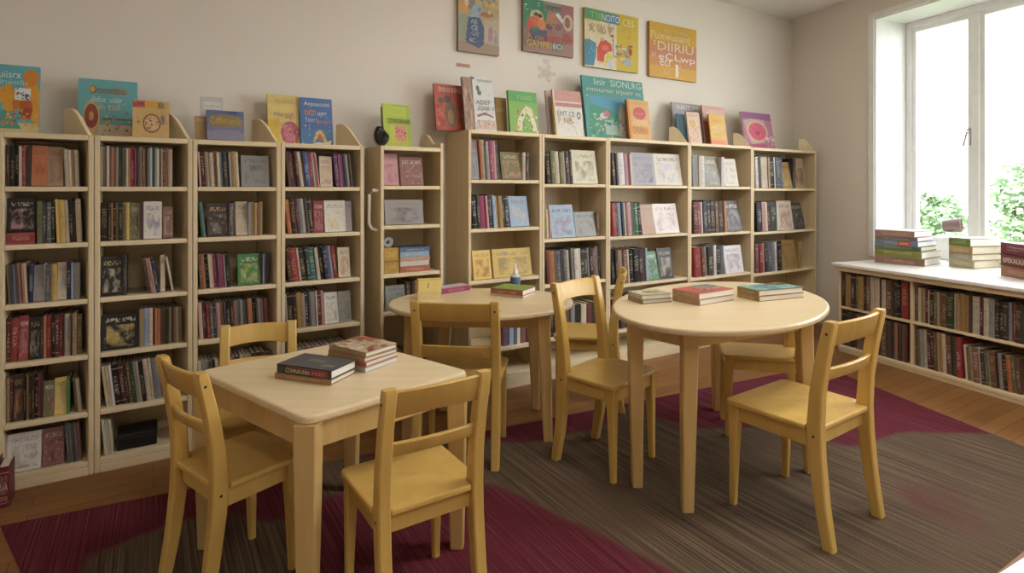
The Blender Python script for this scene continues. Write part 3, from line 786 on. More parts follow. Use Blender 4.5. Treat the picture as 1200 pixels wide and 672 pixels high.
SPECS = []
def comp(key, row, segs, weight=1.0):
    u = UNITS[key]; zs_ = u['rows'][row]; above = u['rows'][row - 1] - 0.023
    room_h = above - zs_ - 0.008
    nvec = V2(-u['d'].y, u['d'].x)
    cur = u['x0'] + 0.001; count = 0
    for px0, px1, lean, hpx, toks in segs:
        setb = 0.03
        base = u['base'] + nvec * setb
        tp, _ = hit(0, base, u['d']); 
        def lx(px): return (hit(px, base, u['d'])[1] - u['p0']).dot(u['d'])
        a0, a1 = lx(px0), lx(px1); Y = hit((px0 + px1) / 2, base, u['d'])[1].y
        a0 = max(a0, cur); a1 = min(a1, u['x1'] - (0.024 if u.get('taper') else 0.002))
        a = math.radians(lean)
        items = []
        for tk in toks.split():
            face = tk[0] == 'F'; body = tk[1:] if face else tk
            under = None
            if '^' in body: body, under = body.split('^')
            ink = None
            hh = hpx
            if ':' in body: body, q = body.split(':'); hh = float(q)
            if face:
                if '/' in body: body, ink = body.split('/')
            items.append((face, body[0], float(body[1:]), hh, ink, under))
        tot = sum(i[2] for i in items)
        h0 = hpx * Y / F
        x = a0 + (h0 * math.sin(a) if lean > 0 and not items[0][0] else 0)
        gaps = sum(1 for q in range(1, len(items)) if items[q - 1][0] and not items[q][0]) * h0 * math.sin(a)
        span = a1 - x - gaps
        for j, (face, cc, wpx, hh, ink, under) in enumerate(items):
            wid = span * wpx / tot
            if j and items[j - 1][0] and not face: x += h0 * math.sin(a)
            h = min(hh * Y / F * (1 if face else RNG.uniform(.95, 1.0)), room_h * (0.97 if not a else 0.95))
            SPECS.append(dict(unit=key, row=row, n=count, face=face, col=cc, ink=ink, x=x, w=wid - 0.0008, h=h, z=zs_ + 0.0006, lean=0 if face else a, under=under, area=wid * h * (F / Y) ** 2 * weight, y=Y))
            count += 1; x += wid
        cur = x + 0.001
        if lean < 0: cur += 0.0

comp('L1', 1, [(-6, 36, 0, 50, 'n6 k7 k6 e5 r6 g3 k4'), (35, 74, 0, 48, 'Fo20/r:48 Ft20/u:47'), (74, 93, 2, 45, 'e5 e4 t4 e5')])
comp('L1', 2, [(-6, 7, 0, 50, 'k6 K5'), (7, 41, 0, 42, 'Fk34/p:42^r'), (43, 64, 0, 50, 'l6 G5 G5 k4'), (64, 101, 2, 51, 'y4 y9 e6 k6 n4 e8')])
comp('L1', 3, [(-6, 33, 3, 48, 'l6 B6 s5 R4 g5 r3 o4 e6'), (33, 94, 0, 45, 'B6 Fg13/l:42 w2 G6 e3 y6 Fe12/c:44 B6 s3 g9')])
comp('L1', 4, [(-6, 33, 0, 52, 'R8 r13 Fr17/g:52'), (33, 96, 0, 50, 'Fk14/g:48 K4 o3 r7 k4 R5 r4 k2 e8 k2 t6 l6')])
comp('L1', 5, [(-6, 50, 0, 54, 't6 R5 Fn17/o:54 k5 Y4 K5 n5 k5 r4 n4'), (50, 82, 0, 42, 'Fl13/r:40 Fy15/e:42 v4'), (84, 106, 5, 40, 'm6 N4 e5 e5')])
comp('L1', 6, [(2, 48, 0, 42, 'Fw44/l:43'), (49, 75, 0, 42, 'Fm25/R:42'), (75, 96, 4, 46, 'G5 g4 K4 G4 m5')])
comp('L2', 1, [(113, 202, 0, 47, 'e3 g6 e4 N3 o3 m4 g4 l5 V4 e3 e3 o3 r7 P2 m3 u3 e4 m5 N3 l4 s4 K4 g4 w3 t4 e2 N5 m4 t4 e3')])
comp('L2', 2, [(113, 152, 0, 46, 'k9 n4 o2 k4 l3 k5 e4 y5'), (152, 168, 0, 44, 'Fl13/k:43 n4'), (168, 190, 0, 44, 'Fw23/b:44'), (191, 203, 0, 37, 'Fm12/e:37')])
comp('L2', 3, [(115, 149, 0, 46, 'Fk29/e:46 K6'), (166, 204, 9, 42, 'n3 t4 p4 t5 B8 Fe10/o:43 e5')])
comp('L2', 4, [(117, 163, 0, 40, 'Fk46/y:41'), (163, 217, 0, 44, 't6 s7 e6 R3 o3 o6 n3 m4 k4 l4 n3 m4 e4 N4')])
comp('L2', 5, [(116, 190, 6, 50, 'e4 e4 w3 k8 R6 n4 l4 V4 g4 e3 k5 e6 e4 g9'), (198, 215, 0, 33, 'FY22/e:32')])
comp('L2', 6, [(116, 134, 5, 44, 'e4 w4 e4')], .6)
comp('L3', 1, [(229, 281, 3, 42, 'p3 n6 m3 e4 e6 t5 e4 s5 K6 B3 g3 Y7 e5'), (283, 316, 0, 36, 'Fg34/K:37')])
comp('L3', 2, [(229, 242, 6, 43, 'v5 c9 G3'), (243, 268, 0, 39, 'Fn27/g:39'), (268, 308, 0, 40, 'G6 N4 Fe16/Y:40 g4 t5 Y4 m3 Y5')])
comp('L3', 3, [(230, 273, 4, 40, 'N6 o5 k6 e4 e4 P8 u4 P7 g3 k7 n4'), (279, 305, 0, 36, 'Fv27/y:36'), (305, 316, 0, 36, 'B4 g3 B5 k4')])
comp('L3', 4, [(230, 315, 3, 42, 'p3 e3 R6 r5 G5 K5 p6 m5 K4 k6 n6 m4 g5 g5 V4 k4 o7 k6 K4 g4 m4 n4 r3')])
comp('L3', 5, [(230, 258, 4, 36, 'e4 g5 g5 K4 n3 e4'), (268, 318, 0, 36, 'g4 m4 K5 e4 t5 g5 n6 k7 R5 n6')], .35)
comp('L4', 1, [(333, 375, 7, 42, 'n4 R5 n4 R5 e5 t4 b8 r6 s2 o3 p3'), (375, 390, 0, 35, 'Fe16/o:36'), (390, 414, 6, 40, 'u7 P3 u5 B5 e4 K4')])
comp('L4', 2, [(333, 368, 6, 42, 'o6 n7 R5 g5 w4 K4 n6'), (367, 380, 0, 37, 'Fr13/g:37'), (381, 413, 0, 36, 'Fw25/y:37 Fg7/p:36')])
comp('L4', 3, [(333, 396, 7, 40, 'n5 r8 r3 e2 K9 V5 c9 e5 k6 B7 b4 w3 r5'), (397, 411, 0, 35, 'Fe14/o:35')])
comp('L4', 4, [(333, 381, 3, 42, 'g3 k8 n5 Y6 t6 B5 K3 g8 w2 R6 p4'), (381, 412, 0, 35, 'Fw16/g:36 Fg15/R:36')])
comp('L4', 5, [(338, 410, 4, 32, 'e5 e4 t3 g4 m5 r6 p4 R6 m5 G6 c4 l5 e4 K6')], .6)
comp('N', 1, [(449, 468, 0, 38, 'Fp19/P:38'), (470, 497, 0, 36, 'Fm27/r:34')])
comp('N', 2, [(452, 497, 0, 30, 'Fg42/K:29')])
comp('N', 4, [(453, 476, 0, 31, 'Fg22/v:29'), (477, 490, 0, 33, 'N5 n4 Y4')])
comp('N', 5, [(453, 500, 6, 36, 'k6 e4 n6 g4 V5 k8 N6 R6')], .6)
comp('R1', 1, [(552, 585, 4, 47, 'Fg13/c:47 o4 e4 g5 P8 p3 K4'), (589, 620, 0, 33, 'Fl26/o:33 e4 K4')])
comp('R1', 2, [(552, 598, 5, 39, 'k7 K4 P8 p3 B7 s4 e4 Y5 k4 K6'), (599, 621, 0, 36, 'Fs21/e:36')])
comp('R1', 3, [(556, 577, 0, 38, 'Fy18/r:34'), (579, 624, 0, 33, 'Fy42/l:33')])
comp('R1', 4, [(590, 632, 0, 26, 'u6 s5 G4 w4 m6 R6 n6')], .5)
comp('R2', 1, [(639, 672, 5, 39, 'k6 l6 e6 l5 t3 K6 n4'), (672, 701, 0, 40, 'Fe28/N:40')])
comp('R2', 2, [(640, 646, 3, 36, 'e5 p3'), (647, 675, 0, 39, 'Fs27/r:39'), (675, 703, 0, 29, 'Fg24/m:29 N4')])
comp('R2', 3, [(640, 706, 4, 39, 'R3 o7 N3 G6 K3 G5 e4 k3 g4 w6 e3 K6 K5 g2 n6 m4 g4 K4')])
comp('R2', 4, [(640, 700, 0, 34, 'k7 n5 K5 N5 g4 k6 e5 R5 n6')], .4)
comp('R3', 1, [(716, 742, 5, 39, 'n5 k3 w8 g2 p4 P3 e3'), (742, 800, 0, 37, 'Fg26/n:38 Fe32/s:38')])
comp('R3', 2, [(716, 768, 5, 40, 'r5 R4 s4 B3 e3 p6 K3 V3 v5 k4 Ft18/o:36'), (769, 797, 0, 35, 'Fw26/p:35')])
comp('R3', 3, [(716, 760, 4, 40, 'k5 K4 t6 n3 m5 e2 k6 k8 n6 R3 s3'), (760, 790, 0, 36, 'Fv13/k:33 Fk17/e:36')])
comp('R3', 4, [(718, 775, 3, 36, 'k7 n5 k5 G4 k7 R4 n6 K6 k6')], .5)
comp('R4', 1, [(812, 826, 2, 38, 'g5 g4 e3 w6'), (826, 845, 0, 36, 'Fl18/g:36'), (846, 866, 0, 35, 'w4 Fe18/g:33')])
comp('R4', 2, [(812, 852, 4, 38, 'R6 r4 w2 K5 n4 k7 N4 n7 o3'), (852, 871, 0, 36, 'Fn19/g:36')])
comp('R4', 3, [(813, 830, 5, 36, 'r8 N4 g3'), (830, 850, 2, 35, 'K8 w4 K7 G5'), (851, 872, 0, 32, 'Fw20/g:32')])
comp('R5', 1, [(886, 918, 4, 38, 'w4 K3 e5 e5 t3 k8 w2 G7 b4'), (918, 945, 0, 36, 'FY11/e:31 K3 Ft13/K:36')])
comp('R5', 2, [(886, 914, 4, 36, 'k7 p5 e3 n5 K9 w3'), (914, 944, 0, 34, 'Fe16/r:34 FK13/G:32')])
comp('R5', 3, [(886, 917, 3, 35, 'm4 r5 p3 K5 G7 g4 w4 k7'), (918, 940, 0, 33, 'FY16/l:34 Y4')])
comp('W1', 1, [(986, 1064, 0, 42, 'n6 Y3 Y5 n6 l4 Y8 n4 m4 e5 e7 n3 e5 N8 n3 K4 k4 r9')])
comp('W1', 2, [(986, 1063, 0, 46, 'k8 n6 k5 n5 m7 N6 l5 n5 k5 n6 N7 K6 k4 m5 n5 N4 R3')], .6)
comp('W2', 1, [(1069, 1185, 0, 44, 'N5 e4 t6 R4 e3 n6 l4 t3 N9 V9 e3 t5 Y6 Y5 n3 e10 R4 e6 g7 K5 n4 K5 g4'), (1186, 1200, 0, 46, 'r5 K9 n4')])
comp('W2', 2, [(1070, 1128, 2, 47, 'N6 l4 g4 e6 R6 n5 N6 t3 Y5 e5 N8 k4 V4 r9'), (1128, 1196, 4, 42, 'e4 l5 t5 m9 e3 K6 l6 g3 N8 k4 g5 n7 o6 l5 N6')])

ROWN = ['top', 'top shelf', 'second shelf', 'third shelf', 'fourth shelf', 'fifth shelf', 'lowest shelf']
spines = sorted([s for s in SPECS if not s['face']], key=lambda s: -s['area'])
KEEP = 300 - 24                                           # the lying books below are books too
for s in spines[KEEP:]: s['rest'] = True
rest = MB(); rest_cols = []
def place(s):
    u = UNITS[s['unit']]; d = u['d']; nvec = V2(-d.y, d.x)
    upper = ROWN[s['row']] if not s['unit'].startswith('W') else ('upper shelf' if s['row'] == 1 else 'lower shelf')
    dep = min(0.17, u['depth'] - 0.085)
    if u.get('taper'): dep = min(dep, max(.035, u['depth'] * (u['x1'] - s['x'] - s['w'] - .004) / u['taper'] - .062))
    col = jit(PAL[s['col']])
    sb_ = RNG.uniform(.026, .042) if not s['face'] else RNG.uniform(.028, .034)
    lab_where = '%s from left, %s, %s' % (ORD[s['n']], upper, UNAME[s['unit']])
    z = s['z']
    p = u['p0'] + d * s['x'] + nvec * sb_
    if s['face']:
        th = RNG.uniform(.012, .02); tilt = math.radians(RNG.uniform(8, 12))
        if s['under']:
            b = book_geo(0.052, 0.16, s['w'], kind='flat')
            o = b.build('book', [M['spine'], M['pages']], loc=(p.x, p.y, z), rz=u['ang'])
            tag(o, 'red book lying flat beneath the black fronted one, second shelf, endmost bookcase', 'book')
            o.color = (*jit(PAL[s['under']]), 1); o['ink'] = [.75, .6, .45]; z += 0.0525; s['h'] = min(s['h'], 0.148)
        b = book_geo(th, s['w'], s['h'], kind='face')
        zz = z + th * math.sin(tilt) + 0.0005
        o = b.build('picture_book', [M['face'], M['pages']], loc=(p.x, p.y, zz), rot=(-tilt, 0, u['ang']))
        tag(o, 'front-facing %s book, %s' % (PNAME[s['col']], lab_where), 'book', 'front-facing books on shelves')
        o.color = (*col, 1); o['tint'] = list(jit(PAL[s['ink'] or 'e'])); o['ink'] = list(ink_for(col))
        return
    b = book_geo(s['w'], dep * RNG.uniform(.88, 1.0), s['h'])
    rot = (0, -s['lean'], u['ang'])
    if s.get('rest'):
        mw = Matrix.Translation((p.x, p.y, z)) @ Matrix.Rotation(u['ang'], 4, 'Z') @ Matrix.Rotation(-s['lean'], 4, 'Y')
        rest.add([mw @ Vector(v) for v in b.v], b.f)
        rest_cols.extend([col if m == 0 else lin((222, 212, 188)) for m in b.m])
        return
    o = b.build('book', [M['spine'], M['pages']], loc=(p.x, p.y, z), rot=rot)
    size = 'thin ' if s['w'] < 0.016 else ('thick ' if s['w'] > 0.034 else '')
    tag(o, '%s%s book, %s' % (size, PNAME[s['col']], lab_where), 'book', 'books standing on the shelves')
    o.color = (*col, 1); o['ink'] = list(ink_for(col))
for s in SPECS: place(s)
def set_cols(o, cols):
    ca = o.data.color_attributes.new('Col', 'FLOAT_COLOR', 'CORNER')
    buf = []
    for p, c in zip(o.data.polygons, cols): buf += list((*c, 1.0)) * p.loop_total
    ca.data.foreach_set('color', buf)
if rest.v:
    o = rest.build('small_books', M['print']); set_cols(o, rest_cols)
    tag(o, 'the remaining thin and half hidden books scattered along the shelves', 'books', None, 'stuff')

# ------------------------------------------------------------------ printed covers
_txt = {}
def text_polys(s):
    if s not in _txt:
        cu = bpy.data.curves.new('t', 'FONT'); cu.body = s; cu.resolution_u = 2
        ob = bpy.data.objects.new('t', cu); COL.objects.link(ob)
        bpy.context.view_layer.update()
        me = bpy.data.meshes.new_from_object(ob.evaluated_get(bpy.context.evaluated_depsgraph_get()))
        vs = [(v.co.x, v.co.y) for v in me.vertices]; fs = [tuple(p.vertices) for p in me.polygons]
        bpy.data.objects.remove(ob); bpy.data.curves.remove(cu); bpy.data.meshes.remove(me)
        x0, x1 = min(v[0] for v in vs), max(v[0] for v in vs); y0, y1 = min(v[1] for v in vs), max(v[1] for v in vs)
        _txt[s] = ([((a - x0) / (x1 - x0), (c - y0) / (y1 - y0)) for a, c in vs], fs)
    return _txt[s]
def cover_print(parent, w, h, shapes, name='cover_print', flat_z=None, seed=1, clip=True):
    """coloured shapes printed on a w x h face; local x right, z up, printed side towards -y (or up when flat_z is set)"""
    r = random.Random(seed); v2, f2, cols = [], [], []; lay = [0]
    def put(pts, faces, col):
        lay[0] += 1; dz = 0.00012 * lay[0]; b = len(v2)
        v2.extend([(min(1, max(0, a)) * w, min(1, max(0, c)) * h, dz) for a, c in pts]); f2.extend([tuple(b + i for i in q) for q in faces]); cols.extend([hx(col)] * len(faces))
    for s in shapes:
        k = s[0]
        if k == 'R': _, a, c, e, g, col = s; put([(a, c), (e, c), (e, g), (a, g)], [(0, 1, 2, 3)], col)
        elif k == 'E':
            _, a, c, e, g, col = s; put([(a + e * math.cos(2 * PI * i / 20), c + g * math.sin(2 * PI * i / 20)) for i in range(20)], [tuple(range(20))], col)
        elif k == 'P': put(s[1], [tuple(range(len(s[1])))], s[2])
        elif k == 'T':
            _, t, a, c, e, g, col = s; vs, fs = text_polys(t); put([(a + x * (e - a), c + y * (g - c)) for x, y in vs], fs, col)
        elif k == 'X':                                     # a scatter of small painted dabs
            _, n, a, c, e, g, cl, sz = s
            for i in range(n):
                x, y = r.uniform(a, e), r.uniform(c, g); q = sz * r.uniform(.5, 1.2); th = r.uniform(0, PI); m = r.randint(4, 6)
                put([(x + q * math.cos(th + 2 * PI * j / m) * r.uniform(.6, 1.2), y + q * math.sin(th + 2 * PI * j / m) * r.uniform(.5, 1)) for j in range(m)], [tuple(range(m))], r.choice(cl)); lay[0] -= 0.6
    if flat_z is None: vs = [(a, -0.0006 - z, c) for a, c, z in v2]
    else: vs = [(a, c, flat_z + 0.0006 + z) for a, c, z in v2]
    o = link_mesh(name, vs, f2, M['print'], parent)
    set_cols(o, cols)
    return o
def parts_book(name, label, cat, geo_args, kind, loc, rot, cover_col, shapes=None, group=None, pages='pages', seed=1, ink=None):
    """a book with cover, page block and printed front as parts"""
    w, d, h = geo_args
    t = thing(name, label, cat, loc, 0, group, rot)
    b = book_geo(w, d, h, 0.003, kind)
    n1 = b.f[:]; half = [i for i, m in enumerate(b.m) if m == 0]
    nv0 = max(max(b.f[i]) for i in half) + 1
    c = MB(); c.add(b.v[:nv0], [b.f[i] for i in half]); co = c.build('cover', M['spine'], t)
    co.color = (*hx(cover_col), 1); co['ink'] = list(ink or (0.75, 0.68, 0.5))
    p = MB(); p.add(b.v[nv0:], [tuple(i - nv0 for i in b.f[k]) for k in range(len(b.f)) if b.m[k] == 1]); p.build('pages', M[pages], t)
    if shapes:
        if kind == 'face': cover_print(t, d, h, shapes, seed=seed)
        elif kind == 'flat': cover_print(t, h, d, shapes, flat_z=w, seed=seed)
    return t

# picture books standing on top of the bookcases, leaning back
def busy(shapes, n=46, v1=.68, size=.020):
    """the same shapes with small painted dabs of their own colours under the lettering"""
    cols = [s[-1] for s in shapes if s[0] in 'REP']
    return [s for s in shapes if s[0] != 'T'] + [('X', n, .05, .04, .96, v1, cols, size)] + [s for s in shapes if s[0] == 'T']
def display(key, pxl, pxr, ytop, label, body, shapes, setb=0.05, th=0.016, tilt=9, seed=1, roll=0.0, dz=0.0):
    u = UNITS[key]; nvec = V2(-u['d'].y, u['d'].x); base = u['base'] + nvec * setb
    a = math.radians(tilt); h = 0.2
    for _ in range(3):                                     # the top edge is what the columns and the row refer to
        sh = nvec * (h * math.sin(a))
        pl, pr = hit(pxl, base + sh, u['d'])[1], hit(pxr, base + sh, u['d'])[1]
        h = (zat(ytop, (pl.y + pr.y) / 2) - u['rows'][0] - dz) / math.cos(a)
    pl, pr = pl - sh, pr - sh
    w = (pr - pl).length
    z = u['rows'][0] + th * math.sin(a) + 0.001 + dz
    return parts_book('picture_book', label, 'book', (th, w, h), 'face', (pl.x, pl.y, z), (-a, roll, u['ang']), body, busy(shapes) if len(shapes) > 4 else shapes, 'picture books on top of the bookcases', seed=seed)
Rr, Ee, Tt = 'R', 'E', 'T'
OCH, TEAL, CREAM, DK = 0xd9a03c, 0x5fb0b8, 0xe9dfc4, 0x3a3230
display('L1', -26, 47, 77, 'teal picture book with a big orange figure, endmost on top of the bookcases', 0x6fb4bd, [
    (Rr, 0, 0, 1, 1, 0x62b2bf), (Rr, 0, 0, 1, .14, 0xd6c487), ('P', [(.30, .62), (.52, .72), (.70, .30), (1, .12), (1, .62), (.86, .95), (.74, .80), (.8, .35), (.45, .30)], 0xe0a030), (Ee, .86, .82, .13, .13, 0xd98a28),
    (Ee, .80, .40, .09, .11, 0xb85a2c), (Ee, .62, .42, .06, .09, 0xc8742e), ('P', [(.7, .2), (.86, .2), (.9, .36), (.76, .38)], 0x9a4428), (Rr, .60, .48, .86, .66, 0xe6ecec), ('X', 14, .62, .49, .84, .6, [0x4a5a80, 0x6a86a8], .03),
    ('P', [(.2, .05), (.72, .05), (.6, .22), (.45, .32), (.3, .28)], 0x4f9a92), (Tt, 'uiisrx', .34, .80, .70, .90, 0xeef2ea), (Tt, 'lruinrliv', .36, .70, .82, .78, 0xc4e2e4), ('X', 26, .4, .1, 1, .34, [0xd07a30, 0xe6b050, 0x7aa890, 0xb04a30], .035)], setb=.06, th=.02)
display('L2', 92, 161, 95, 'wide teal picture book with lettering and a brown round figure', 0x3f6f78, [
    (Rr, 0, 0, 1, 1, 0x68b3ba), (Rr, 0, 0, 1, .22, 0xd8c4a4), ('P', [(.05, .1), (.1, .5), (.2, .66), (.34, .52), (.36, .2), (.3, .05)], 0xd9b98c), (Ee, .22, .36, .115, .21, 0x9a4a34), (Ee, .22, .36, .04, .08, 0xd8a06a),
    (Tt, 'Ocvvebbio', .18, .74, .84, .90, 0xe8e2c8), (Tt, 'Ocvvebbio', .185, .745, .835, .895, 0x8a6a4a), (Tt, 'iliduc uunr', .22, .60, .74, .70, 0xd4eef0), (Tt, 'ih tuil', .34, .47, .70, .58, 0xe6c890),
    ('X', 30, .38, .05, .98, .42, [0x8aa8a4, 0xc98a70, 0xb9cfc8, 0x5a8a90, 0xd9b070], .035), (Rr, .40, .30, .95, .33, 0x6f7f78), (Ee, .23, .83, .05, .07, 0xe3c04c)], setb=.17, th=.02)
display('L2', 155.5, 198, 119, 'small tan picture book with a brown curly drawing, beside the wide teal one', 0x8a7a4a, [
    (Rr, 0, 0, 1, 1, 0xd3b070), (Rr, 0, .80, .33, .98, 0xb85048), (Rr, .33, .80, .66, 1, 0xe0a838), (Rr, .66, .78, .94, .97, 0xc4a868), ('X', 12, .02, .8, .33, .98, [0x70507a, 0xd07060], .04), (Tt, 'B', .72, .8, .86, .94, 0x7a6a50),
    (Ee, .52, .38, .25, .26, 0x8a4a3c), (Ee, .52, .38, .21, .22, 0xd8b884), ('X', 40, .34, .2, .7, .56, [0x8a4a3c, 0x9a5a44, 0xe2c89c], .035), (Ee, .83, .48, .06, .14, 0x8a8480), (Ee, .16, .40, .05, .04, 0x9a8050)], setb=.035, th=.015)
display('L3', 235, 261, 115, 'grey white book standing behind the violet picture book', 0xc9c6c2, [(Rr, 0, 0, 1, 1, 0xcdc9c6), (Rr, .1, .72, .9, .88, 0xe2dfdc), (Tt, 'nuimil', .15, .75, .85, .84, 0xb0acaa)], setb=.10, th=.02, tilt=12)
display('L3', 228, 241, 137, 'little brown book at the very edge behind the violet one', 0x9a7a4e, [(Rr, 0, 0, 1, 1, 0xa88a5c), (Tt, 'lru', .2, .8, .8, .92, 0xd8c49a)], setb=.062, th=.014, tilt=8)
display('L3', 242, 285.5, 131, 'violet picture book with gold lettering on top of its bookcase', 0x5a5a80, [
    (Rr, 0, 0, 1, 1, 0x74789a), (Rr, 0, .72, 1, 1, 0x566a98), (Rr, 0, 0, 1, .28, 0x8c8ba0), ('P', [(.06, .48), (.5, .42), (.94, .5), (.9, .82), (.5, .88), (.08, .84)], 0x8e8058), (Tt, 'Cdfhlruecic', .10, .54, .92, .78, 0xdcb04c),
    (Tt, 'uiruliniee', .2, .28, .86, .36, 0xb8a8cc), (Tt, 'VAIB', .5, .90, .8, .98, 0x2f3f66)], setb=.035, th=.016, tilt=11)
display('L4', 313, 349.5, 112, 'yellow picture book with a pink round creature', 0xe0c050, [
    (Rr, 0, 0, 1, 1, 0xe3cd7e), (Rr, 0, 0, .34, .5, 0xe6c44a), (Ee, .70, .24, .30, .23, 0xc0607a), (Ee, .68, .2, .2, .15, 0xcf7f8c), ('X', 16, .45, .05, .95, .42, [0xb04a6a, 0xd890a0], .05), (Tt, 'iuiu', .25, .82, .8, .94, 0xd2bd90),
    (Tt, 'niu', .2, .56, .46, .66, 0x8f7f86), (Tt, 'uin', .54, .52, .82, .66, 0xb08f96), (Tt, 'lric', .2, .36, .5, .48, 0xd9b04a)], setb=.17, th=.02, tilt=9)
display('L4', 351, 388.5, 116, 'blue picture book with white and orange lettering', 0x2f568c, [
    (Rr, 0, 0, 1, 1, 0x3f6fae), (Rr, 0, 0, 1, .34, 0x4a80b4), (Tt, 'Anpuucuiai', .12, .80, .92, .92, 0xe8e8e2), (Tt, 'nitn', .14, .62, .48, .78, 0xe0924c), (Tt, 'uyrr', .54, .60, .82, .70, 0xf0eee6), (Tt, 'f irrr l', .16, .48, .5, .58, 0xd8e0ea),
    (Tt, 'Joulrri', .52, .44, .96, .54, 0xe07f60), ('P', [(.36, .04), (.46, .28), (.60, .34), (.74, .22), (.82, .04), (.7, .08), (.62, .24), (.52, .16)], 0xe6c87a), (Ee, .58, .16, .06, .08, 0xc06a58), ('P', [(.3, .02), (.9, .02), (.96, .12), (.7, .06), (.5, .07)], 0xf0e4c0)], setb=.15, th=.016, tilt=9)
display('N', 447, 458, 126, 'dark spined book standing directly behind the lime green one', 0x7f8a3a, [(Rr, 0, 0, 1, 1, 0x8a9440)], setb=.17, th=.02, tilt=7)
display('N', 448, 480, 123, 'lime green picture book with black lettering and a pink block', 0x7d962e, [
    (Rr, 0, 0, 1, 1, 0xb4c83c), (Rr, .86, 0, 1, 1, 0xa4bc3a), (Rr, .30, .74, .76, .92, 0xc0d050), (Rr, .32, .76, .74, .90, 0xb2c640), (Rr, .24, .1, .6, .5, 0xc6cc4a), (Tt, 'DDNNNHAAN', .16, .54, .96, .66, 0x2a3320), (Rr, .40, .14, .82, .50, 0xd98f7c), ('X', 26, .44, .18, .78, .47, [0xc8546a, 0xe0b090, 0xb84a5a], .04), (Rr, .38, .95, .9, .98, 0x9aae38)], setb=.10, th=.016, tilt=9)
display('R1', 508, 543, 100, 'red picture book with white title, on top beside the narrow bookcase', 0x9a4038, [
    (Rr, 0, 0, 1, 1, 0xc05a4a), (Tt, 'ENNINNNS', .14, .82, .88, .93, 0xe8d8c8), (Ee, .5, .4, .28, .32, 0xd06048), (Ee, .5, .36, .2, .28, 0x7f7060), (Ee, .5, .30, .1, .16, 0xb08a60), (Ee, .2, .64, .09, .06, 0x5a5a58), (Ee, .42, .68, .12, .08, 0x60544e),
    ('X', 24, .05, .05, .3, .6, [0xd8705a, 0xa84a40], .06), ('X', 18, .7, .05, .98, .6, [0xc88a68, 0xa84a40], .05)], setb=.17, th=.016, tilt=9)
display('R1', 541, 552, 91, 'tall mottled brown book leaning against the white one', 0x8f7464, [(Rr, 0, 0, 1, 1, 0xa28676), ('X', 24, 0, 0, 1, 1, [0x8a6f60, 0xb89c88, 0xc4aa94], .12)], setb=.08, th=.02, tilt=9)
display('R1', 552.5, 577, 91, 'tall white picture book with small dark drawings', 0xcfd0d2, [
    (Rr, 0, 0, 1, 1, 0xdcdcdc), (Tt, 'nrrunrin', .24, .90, .92, .96, 0x9aa0a4), (Ee, .24, .78, .08, .05, 0x5a6a50), (Ee, .3, .70, .10, .05, 0x6a7a5c), (Ee, .06, .96, .05, .025, 0x505a60), (Tt, 'ADEF', .1, .48, .78, .56, 0x7f7f82), (Tt, 'cuue u', .2, .38, .95, .45, 0x8f8c90),
    ('P', [(.12, .24), (.5, .30), (.92, .24), (.88, .28), (.5, .345), (.14, .29)], 0xa07a6c), (Rr, .1, .03, .95, .2, 0xd8c2b4), ('X', 20, .12, .05, .92, .19, [0xb89084, 0xe8d8cc, 0xc8a090], .04)], setb=.08, th=.02, tilt=9)
display('R1', 580, 593, 115, 'tan book standing half hidden behind the green one', 0xb08a54, [(Rr, 0, 0, 1, 1, 0xbb9864), (Tt, 'iiir', .1, .6, .9, .72, 0xd8c4a0)], setb=.16, th=.02, tilt=5)
display('R1', 595, 628, 108, 'green picture book with a tangle of cream shapes', 0x6f9a48, [
    (Rr, 0, 0, 1, 1, 0x86b85e), (Rr, 0, .74, 1, 1, 0x5fae62), (Tt, 'ruuo', .3, .80, .8, .90, 0xa4d8a4), ('P', [(.2, .05), (.3, .34), (.44, .52), (.6, .66), (.8, .6), (.9, .3), (.96, .05), (.8, .05), (.72, .4), (.6, .5), (.48, .3), (.4, .05)], 0xe8dcc0), ('X', 30, .2, .03, .98, .6, [0xd9a86a, 0xf0e8d4, 0xb07a58, 0x6f8f58], .05)], setb=.045, th=.02, tilt=7)
display('R2', 639, 650, 107, 'pale pinkish book at the edge of the second tall bookcase top', 0xd2bcb2, [(Rr, 0, 0, 1, 1, 0xd4c0b6)], setb=.14, th=.016, tilt=8)
display('R2', 647, 680, 107, 'white picture book with a dusty pink band across its top', 0xc9b08c, [
    (Rr, 0, 0, 1, 1, 0xd8cfc6), (Rr, .06, .76, 1, 1, 0xcf9a94), (Rr, .06, .64, 1, .72, 0xc88482), (Tt, 'lrt i ruun', .12, .8, .9, .9, 0xe0bcb4), (Rr, .04, 0, 1, .62, 0xe2dfda), (Tt, 'ENT CE', .1, .42, .72, .54, 0x8a8684), (Tt, 'F NB', .12, .26, .62, .40, 0xc9a868), (Ee, .86, .46, .07, .08, 0x707078), (Ee, .86, .46, .035, .045, 0xe2dfda), (Rr, 0, 0, .04, .7, 0xcfc05a)], setb=.05, th=.02, tilt=8)
